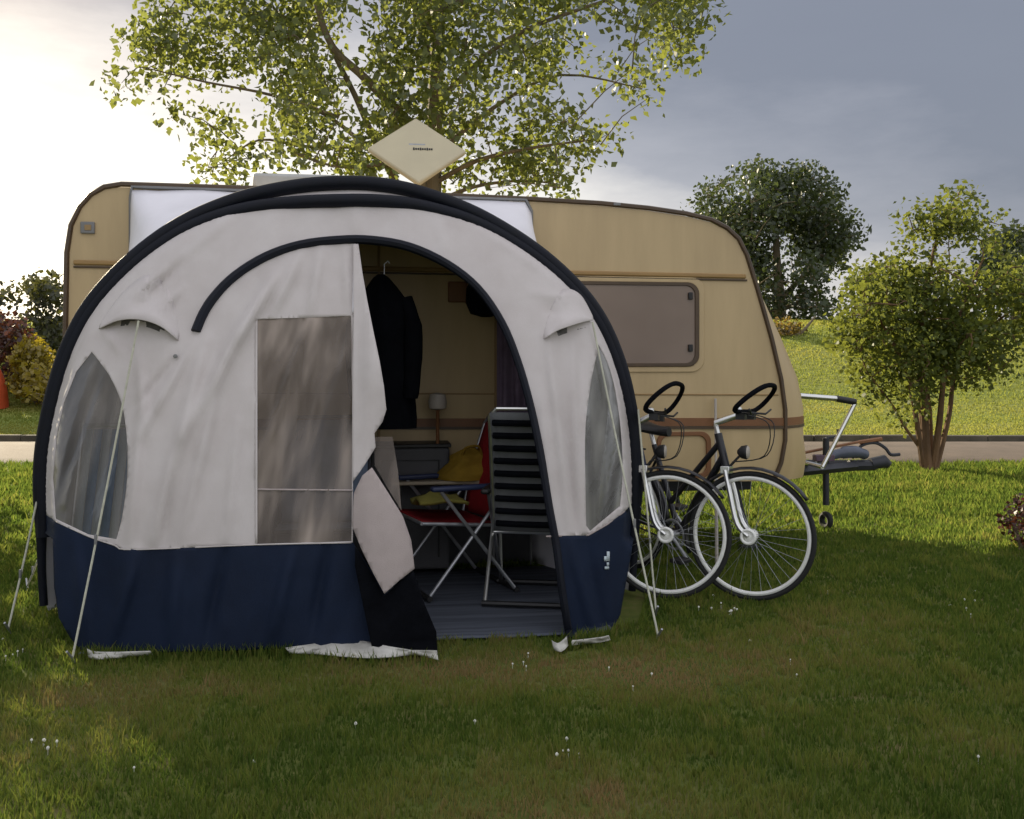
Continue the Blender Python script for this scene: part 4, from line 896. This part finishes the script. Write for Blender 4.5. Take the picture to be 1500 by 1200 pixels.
bushy('golden_shrub', 62, 606, 21, [(22, 560), (28, 515), (50, 488), (72, 492), (85, 470), (110, 480), (120, 560), (95, 585), (40, 590)], 90, 34, .14, .12, M['gold'], 'golden yellow leafy shrub on the far lawn beside the arch', 'shrub', 23, .6, gap=-.3)
bushy('russet_shrub', 0, 606, 22, [(-60, 470), (0, 455), (26, 470), (34, 520), (26, 575), (-60, 590)], 80, 32, .18, .13, M['rust'], 'dark russet shrub standing next to the golden shrub', 'shrub', 24, .6, gap=-.4)
bushy('rust_bush', 1152, 500, 30, [(1125, 478), (1150, 470), (1172, 480), (1170, 500), (1160, 515), (1130, 512)], 26, 26, .14, .14, leafmat('rusty_green_leaves', (.12, .09, .02), (.2, .13, .02)), 'small rusty bush on the field beside the caravan nose', 'bush', 25, .5, gap=-.5)
bushy('berry_shrub', 1502, 806, 7.1, [(1480, 760), (1500, 735), (1545, 730), (1570, 770), (1560, 800), (1485, 803)], 40, 30, .055, .04, M['rust'], 'low dark red shrub at the lawn edge near the shadow line', 'shrub', 26, .12, tw=.004, gap=-.6)
# far hedge line on the crest
mb_c = [Vector((x, 74 + 3 * noise.noise((x * .1, 0, 0)), 2.2 + abs(noise.noise((x * .13, 5, 0))) * 1.3 + rg.uniform(0, 1.3))) for x in np.linspace(6, 48, 230)]
hl_ = leaf_mesh('distant_hedge', [tuple(p) for p in mb_c], 30, .5, .45, M['oak'], None, 0, 31); tag(hl_, 'dark distant hedge line along the field crest under the round tree', 'hedge')
# unseen hedge, added just outside the frame to shade the near lawn
hb0 = Vector((-5.6, 8.2, 0)); hc = []
for i in range(420): hc.append((random.uniform(-4.2, .4), random.uniform(-.45, .45), random.uniform(.15, 2.9)))
hb0 = Vector((-5.86, 9.5, 0)); he = empty('shade_hedge', hb0, rad(-8), 'tall unseen leafy hedge added to shade the near lawn', 'hedge'); leaf_mesh('foliage', hc, 36, .17, .10, M['hedge'], he, 0, 41)
mb = MB()
for i in range(14): x = -4.1 + i * .33; mb.tube([(x, 0, 0), (x + .05, .04, 1.2), (x - .03, .02, 2.5)], [.025, .02, .008], 6)
mb.build('stems', M['bark'], he)
# orange-red dome tent at the frame edge
dp = P(-36, 616, 20.5); dt = empty('dome_tent', (dp.x, dp.y, height(dp.x, dp.y)), rad(15), 'orange-red dome tent on the far lawn beside the russet shrub', 'tent')
mb = MB(); rows = []
for k in range(11):
    t = k / 10; r = math.cos(t * math.pi / 2) ** .75; rows.append([Vector((.62 * r * math.cos(a), .62 * r * math.sin(a) * .9, 1.1 * math.sin(t * math.pi / 2))) * (1 + .02 * math.cos(4 * a)) for a in [2 * math.pi * j / 32 for j in range(33)]])
mb.strip(rows); mb.build('shell', M['dometent'], dt, ang=180)
for q in (.785, 2.356): MB().tube([(.64 * math.cos(t) * math.cos(q), .58 * math.cos(t) * math.sin(q), 1.12 * math.sin(t)) for t in np.linspace(0, math.pi, 25)], .012, 6).build('pole', M['grey'], dt)
# ------------------------------------------------------------------ grass
foot = [(wor(u, v, 0).x, wor(u, v, 0).y) for u, v in ((.30, -.1), (.22, -.95), (.55, -1.50), (.85, -1.74), (2.9, -1.72), (3.28, -1.55), (3.52, -.9), (3.4, -.1))]
DRY = [(G(210, 1010), .55, .8), (G(130, 1020), .4, .6), (G(960, 985), .6, .9), (G(1040, 990), .5, .6), (G(880, 990), .4, .6), (G(740, 975), .5, .6), (G(560, 985), .45, .5), (G(1150, 935), .6, .5), (G(1060, 898), .12, .9), (G(700, 1120), .25, .5), (G(1430, 1090), .3, .6), (G(820, 1190), .45, .7), (G(1000, 1180), .4, .6), (G(640, 1190), .3, .5), (G(60, 1100), .3, .6), (G(1260, 905), .5, .4), (G(620, 985), .35, .5)]
def blades(name, X, Y, Z, Hh, Wd, dry, m, lean=.35, seed=3):
    rg = np.random.default_rng(seed); n = len(X); a = rg.uniform(0, 2 * np.pi, n); wx, wy = np.cos(a) * Wd / 2, np.sin(a) * Wd / 2
    b = rg.uniform(0, 2 * np.pi, n); ln = Hh * rg.uniform(.1, 1, n) * lean * 2; lx, ly = np.cos(b) * ln, np.sin(b) * ln
    V = np.empty((n, 5, 3), np.float32)
    V[:, 0] = np.stack([X - wx, Y - wy, Z - .004], 1); V[:, 1] = np.stack([X + wx, Y + wy, Z - .004], 1)
    V[:, 2] = np.stack([X + wx * .7 + lx * .35, Y + wy * .7 + ly * .35, Z + Hh * .55], 1); V[:, 3] = np.stack([X - wx * .7 + lx * .35, Y - wy * .7 + ly * .35, Z + Hh * .55], 1)
    V[:, 4] = np.stack([X + lx, Y + ly, Z + Hh], 1)
    me = bpy.data.meshes.new(name); me.vertices.add(5 * n); me.vertices.foreach_set('co', V.ravel())
    k = (np.arange(n) * 5)[:, None]; lv = (k + np.array([0, 1, 2, 3, 3, 2, 4])).astype(np.int32)
    me.loops.add(7 * n); me.loops.foreach_set('vertex_index', lv.ravel()); me.polygons.add(2 * n)
    ls = ((np.arange(n) * 7)[:, None] + np.array([0, 4])).astype(np.int32); me.polygons.foreach_set('loop_start', ls.ravel())
    at = me.attributes.new('dry', 'FLOAT', 'POINT'); at.data.foreach_set('value', np.repeat(dry, 5).astype(np.float32)); me.update(calc_edges=True)
    return link(name, me, m, None, False)
def vnoise(X, Y, s, seed):
    return np.array([noise.noise((x * s, y * s, seed)) for x, y in zip(X, Y)])
nb = 330000
u_ = R.random(nb); Y = 2.5 * (13.0 / 2.5) ** (u_ ** .80); X = (R.random(nb) - .5) * 2 * (Y * .56 + 1.1)
keep = np.ones(nb, bool); fp = np.array(foot)
def inpoly_np(X, Y, poly):
    c = np.zeros(len(X), bool); j = len(poly) - 1
    for i in range(len(poly)):
        xi, yi = poly[i]; xj, yj = poly[j]; k = ((yi > Y) != (yj > Y)) & (X < (xj - xi) * (Y - yi) / (yj - yi + 1e-12) + xi); c ^= k; j = i
    return c
keep &= ~inpoly_np(X, Y, foot) & ~inpoly_np(X, Y, [tuple(G(a, b).xy) for a, b in ((418, 946), (640, 945), (644, 968), (570, 966), (424, 960))]); keep &= Y < 12.78 + .08 * np.sin(X * 3.1); X = X[keep]; Y = Y[keep]; n = len(X)
gx = np.arange(-9, 9.2, .12); gy = np.arange(2, 13.4, .12)
def gridnoise(s, seed):
    g = np.array([[noise.noise((x * s, y * s, seed)) for x in gx] for y in gy]); ix = np.clip(((X + 9) / .12).astype(int), 0, len(gx) - 1); iy = np.clip(((Y - 2) / .12).astype(int), 0, len(gy) - 1); return g[iy, ix]
n1 = gridnoise(.9, 1); n2 = gridnoise(2.6, 5)
n3 = gridnoise(6.5, 8); dry = .20 + .18 * n1 + .26 * n2 + .42 * n3 + R.normal(0, .13, n)
for c, r, k in DRY: dry += k * .52 * np.exp(-(((X - c.x) / r) ** 2 + ((Y - c.y) / (r * .75)) ** 2))
H = R.uniform(.018, .040, n) * (1 + .4 * n2 + .8 * n3) * (1 + .5 * (Y > 8.5)); H *= np.clip(1.25 - .75 * np.clip(dry - .3, 0, 1), .4, 1.3)
tall = R.random(n) < .015; H[tall] *= 1.8
Wd = R.uniform(.0045, .009, n) * np.clip(Y / 4.5, .8, 2.2)
tag(blades('grass', X, Y, np.zeros(n), H, Wd, np.clip(dry, 0, 1), M['grass']), 'short patchy lawn grass with dry brown spots', 'grass', kind='stuff')
# taller fringe along the hem, hitch, tree foot
fx = []; fy = []
for (x, y) in [(x, 965 - 0.01 * x) for x in range(120, 430, 2)] + [(x, 972) for x in range(430, 640, 9)] + [(x, 948 - (x - 836) * .25) for x in range(836, 900, 1)] + [(1160 + i, 712 + (i % 7)) for i in range(0, 340, 1)] + [(1300 + (i % 130), 694 + (i % 11)) for i in range(260)]:
    for _ in range(4): g = G(x + random.uniform(-3, 3), y + random.uniform(-2, 7)); fx.append(g.x); fy.append(g.y)
fx = np.array(fx); fy = np.array(fy); nf = len(fx)
tag(blades('tall_grass', fx, fy, np.zeros(nf), R.uniform(.04, .085, nf), R.uniform(.005, .010, nf) * np.clip(fy / 5, 1, 2), np.clip(R.normal(.3, .2, nf), 0, 1), M['grass'], .3, 8), 'taller grass tufts left uncut along edges', 'grass', kind='stuff')
nb = 230000; Y = 16.2 + 24 * R.random(nb) ** 1.5; X = (R.random(nb) - .5) * 2 * (Y * .56 + 2); keep = (X > .05 * Y) | (X < -.35 * Y); X = X[keep]; Y = Y[keep]; n = len(X)
Z = np.array([height(x, y) for x, y in zip(X, Y)]); nn = np.array([noise.noise((x * .06, y * .55, 2)) + .5 * noise.noise((x * .5, y * .8, 9)) for x, y in zip(X, Y)])
tag(blades('field_grass', X, Y, Z, R.uniform(.02, .045, n) * (Y / 20), R.uniform(.014, .03, n) * (Y / 20), np.clip(.5 + .55 * nn + R.normal(0, .1, n), 0, 1), M['fieldgrass'], .3, 9), 'sunlit yellow-green field grass beyond the path', 'grass', kind='stuff')
# clover flowers
mb = MB()
for (px, py, k, sp) in [(1062, 898, 16, 20), (1412, 888, 14, 22), (772, 976, 8, 14), (828, 1108, 10, 22), (18, 962, 12, 16), (62, 1096, 9, 22), (1380, 760, 4, 30), (915, 1000, 5, 30), (1180, 940, 8, 60), (300, 1090, 4, 90), (1250, 1080, 4, 120), (640, 1080, 4, 160)]:
    for _ in range((k + 1) // 2):
        g = G(px + random.gauss(0, sp), py + random.gauss(0, sp * .45)); r = random.uniform(.003, .0065); mb.lathe((g.x, g.y, random.uniform(.018, .034)), [(r * .5, -r), (r, -r * .3), (r, r * .3), (r * .4, r)], 6); mb.tube([(g.x, g.y, 0), (g.x, g.y, .02)], .001, 4, False)
tag(mb.build('clover_flowers', M['flower']), 'tiny white clover flowers scattered in the lawn', 'flowers', kind='stuff')
# ------------------------------------------------------------------ light
EL, AZ = rad(19), rad(-37)
sd = Vector((math.sin(AZ) * math.cos(EL), math.cos(AZ) * math.cos(EL), math.sin(EL)))
ld = bpy.data.lights.new('sun', 'SUN'); ld.energy = 5.0; ld.angle = rad(.6); ld.color = (1, .86, .62); lo = bpy.data.objects.new('sun', ld); col.objects.link(lo); lo.rotation_euler = (-sd).to_track_quat('-Z', 'Y').to_euler(); lo.location = (0, 0, 20)
w = bpy.data.worlds.new('World'); scene.world = w; w.use_nodes = True; t = w.node_tree; t.nodes.clear()
out = t.nodes.new('ShaderNodeOutputWorld'); bg = t.nodes.new('ShaderNodeBackground'); STR = .10; bg.inputs['Strength'].default_value = STR
sky = t.nodes.new('ShaderNodeTexSky'); sky.sky_type = 'NISHITA'; sky.sun_disc = False; sky.sun_elevation = EL; sky.sun_rotation = AZ; sky.air_density = 1.2; sky.dust_density = 2
tc = t.nodes.new('ShaderNodeTexCoord'); sx = t.nodes.new('ShaderNodeSeparateXYZ'); t.links.new(tc.outputs['Generated'], sx.inputs[0])
dt_ = t.nodes.new('ShaderNodeVectorMath'); dt_.operation = 'DOT_PRODUCT'; dt_.inputs[1].default_value = (math.sin(AZ), math.cos(AZ), 0); t.links.new(tc.outputs['Generated'], dt_.inputs[0])
mp = t.nodes.new('ShaderNodeMapping'); mp.inputs['Scale'].default_value = (1, 1, 3.2); t.links.new(tc.outputs['Generated'], mp.inputs['Vector'])
nz = noise_tex(t, 3.0, 7, .6, vec=mp.outputs['Vector'])
def ma(op, a, b):
    n = t.nodes.new('ShaderNodeMath'); n.operation = op
    for i, q in enumerate((a, b)):
        if isinstance(q, (int, float)): n.inputs[i].default_value = q
        else: t.links.new(q, n.inputs[i])
    return n.outputs[0]
k = ma('ADD', ma('ADD', dt_.outputs['Value'], ma('MULTIPLY', ma('ABSOLUTE', sx.outputs['Z'], 0), -1.65)), ma('MULTIPLY', ma('SUBTRACT', nz.outputs['Fac'], .5), .52))
kk = ma('ADD', ma('MULTIPLY', k, .4), .5)
def kp(x): return x * .4 + .5
E = .5 / STR
def cc(r, g, b): return (r * E, g * E, b * E)
rp = ramp(t, kk, [(kp(-1.0), cc(.98, .98, 1.04)), (kp(-.62), cc(.72, .74, .80)), (kp(-.28), cc(.25, .275, .34)), (kp(.12), cc(.225, .245, .31)), (kp(.36), cc(.40, .41, .47)), (kp(.50), cc(.74, .72, .72)), (kp(.66), cc(1.15, 1.12, 1.05)), (kp(.80), cc(1.9, 1.8, 1.55))])
mx = t.nodes.new('ShaderNodeMix'); mx.data_type = 'RGBA'; mx.inputs['Factor'].default_value = .93; mx.clamp_factor = True
t.links.new(sky.outputs[0], mx.inputs['A']); t.links.new(rp.outputs[0], mx.inputs['B']); t.links.new(mx.outputs['Result'], bg.inputs['Color']); t.links.new(bg.outputs[0], out.inputs['Surface'])
scene.view_settings.view_transform = 'Standard'; scene.view_settings.look = 'None'; scene.view_settings.exposure = 1.0; scene.view_settings.gamma = 1.0
scene.cycles.max_bounces = 8; scene.cycles.transparent_max_bounces = 12; scene.cycles.use_denoising = True
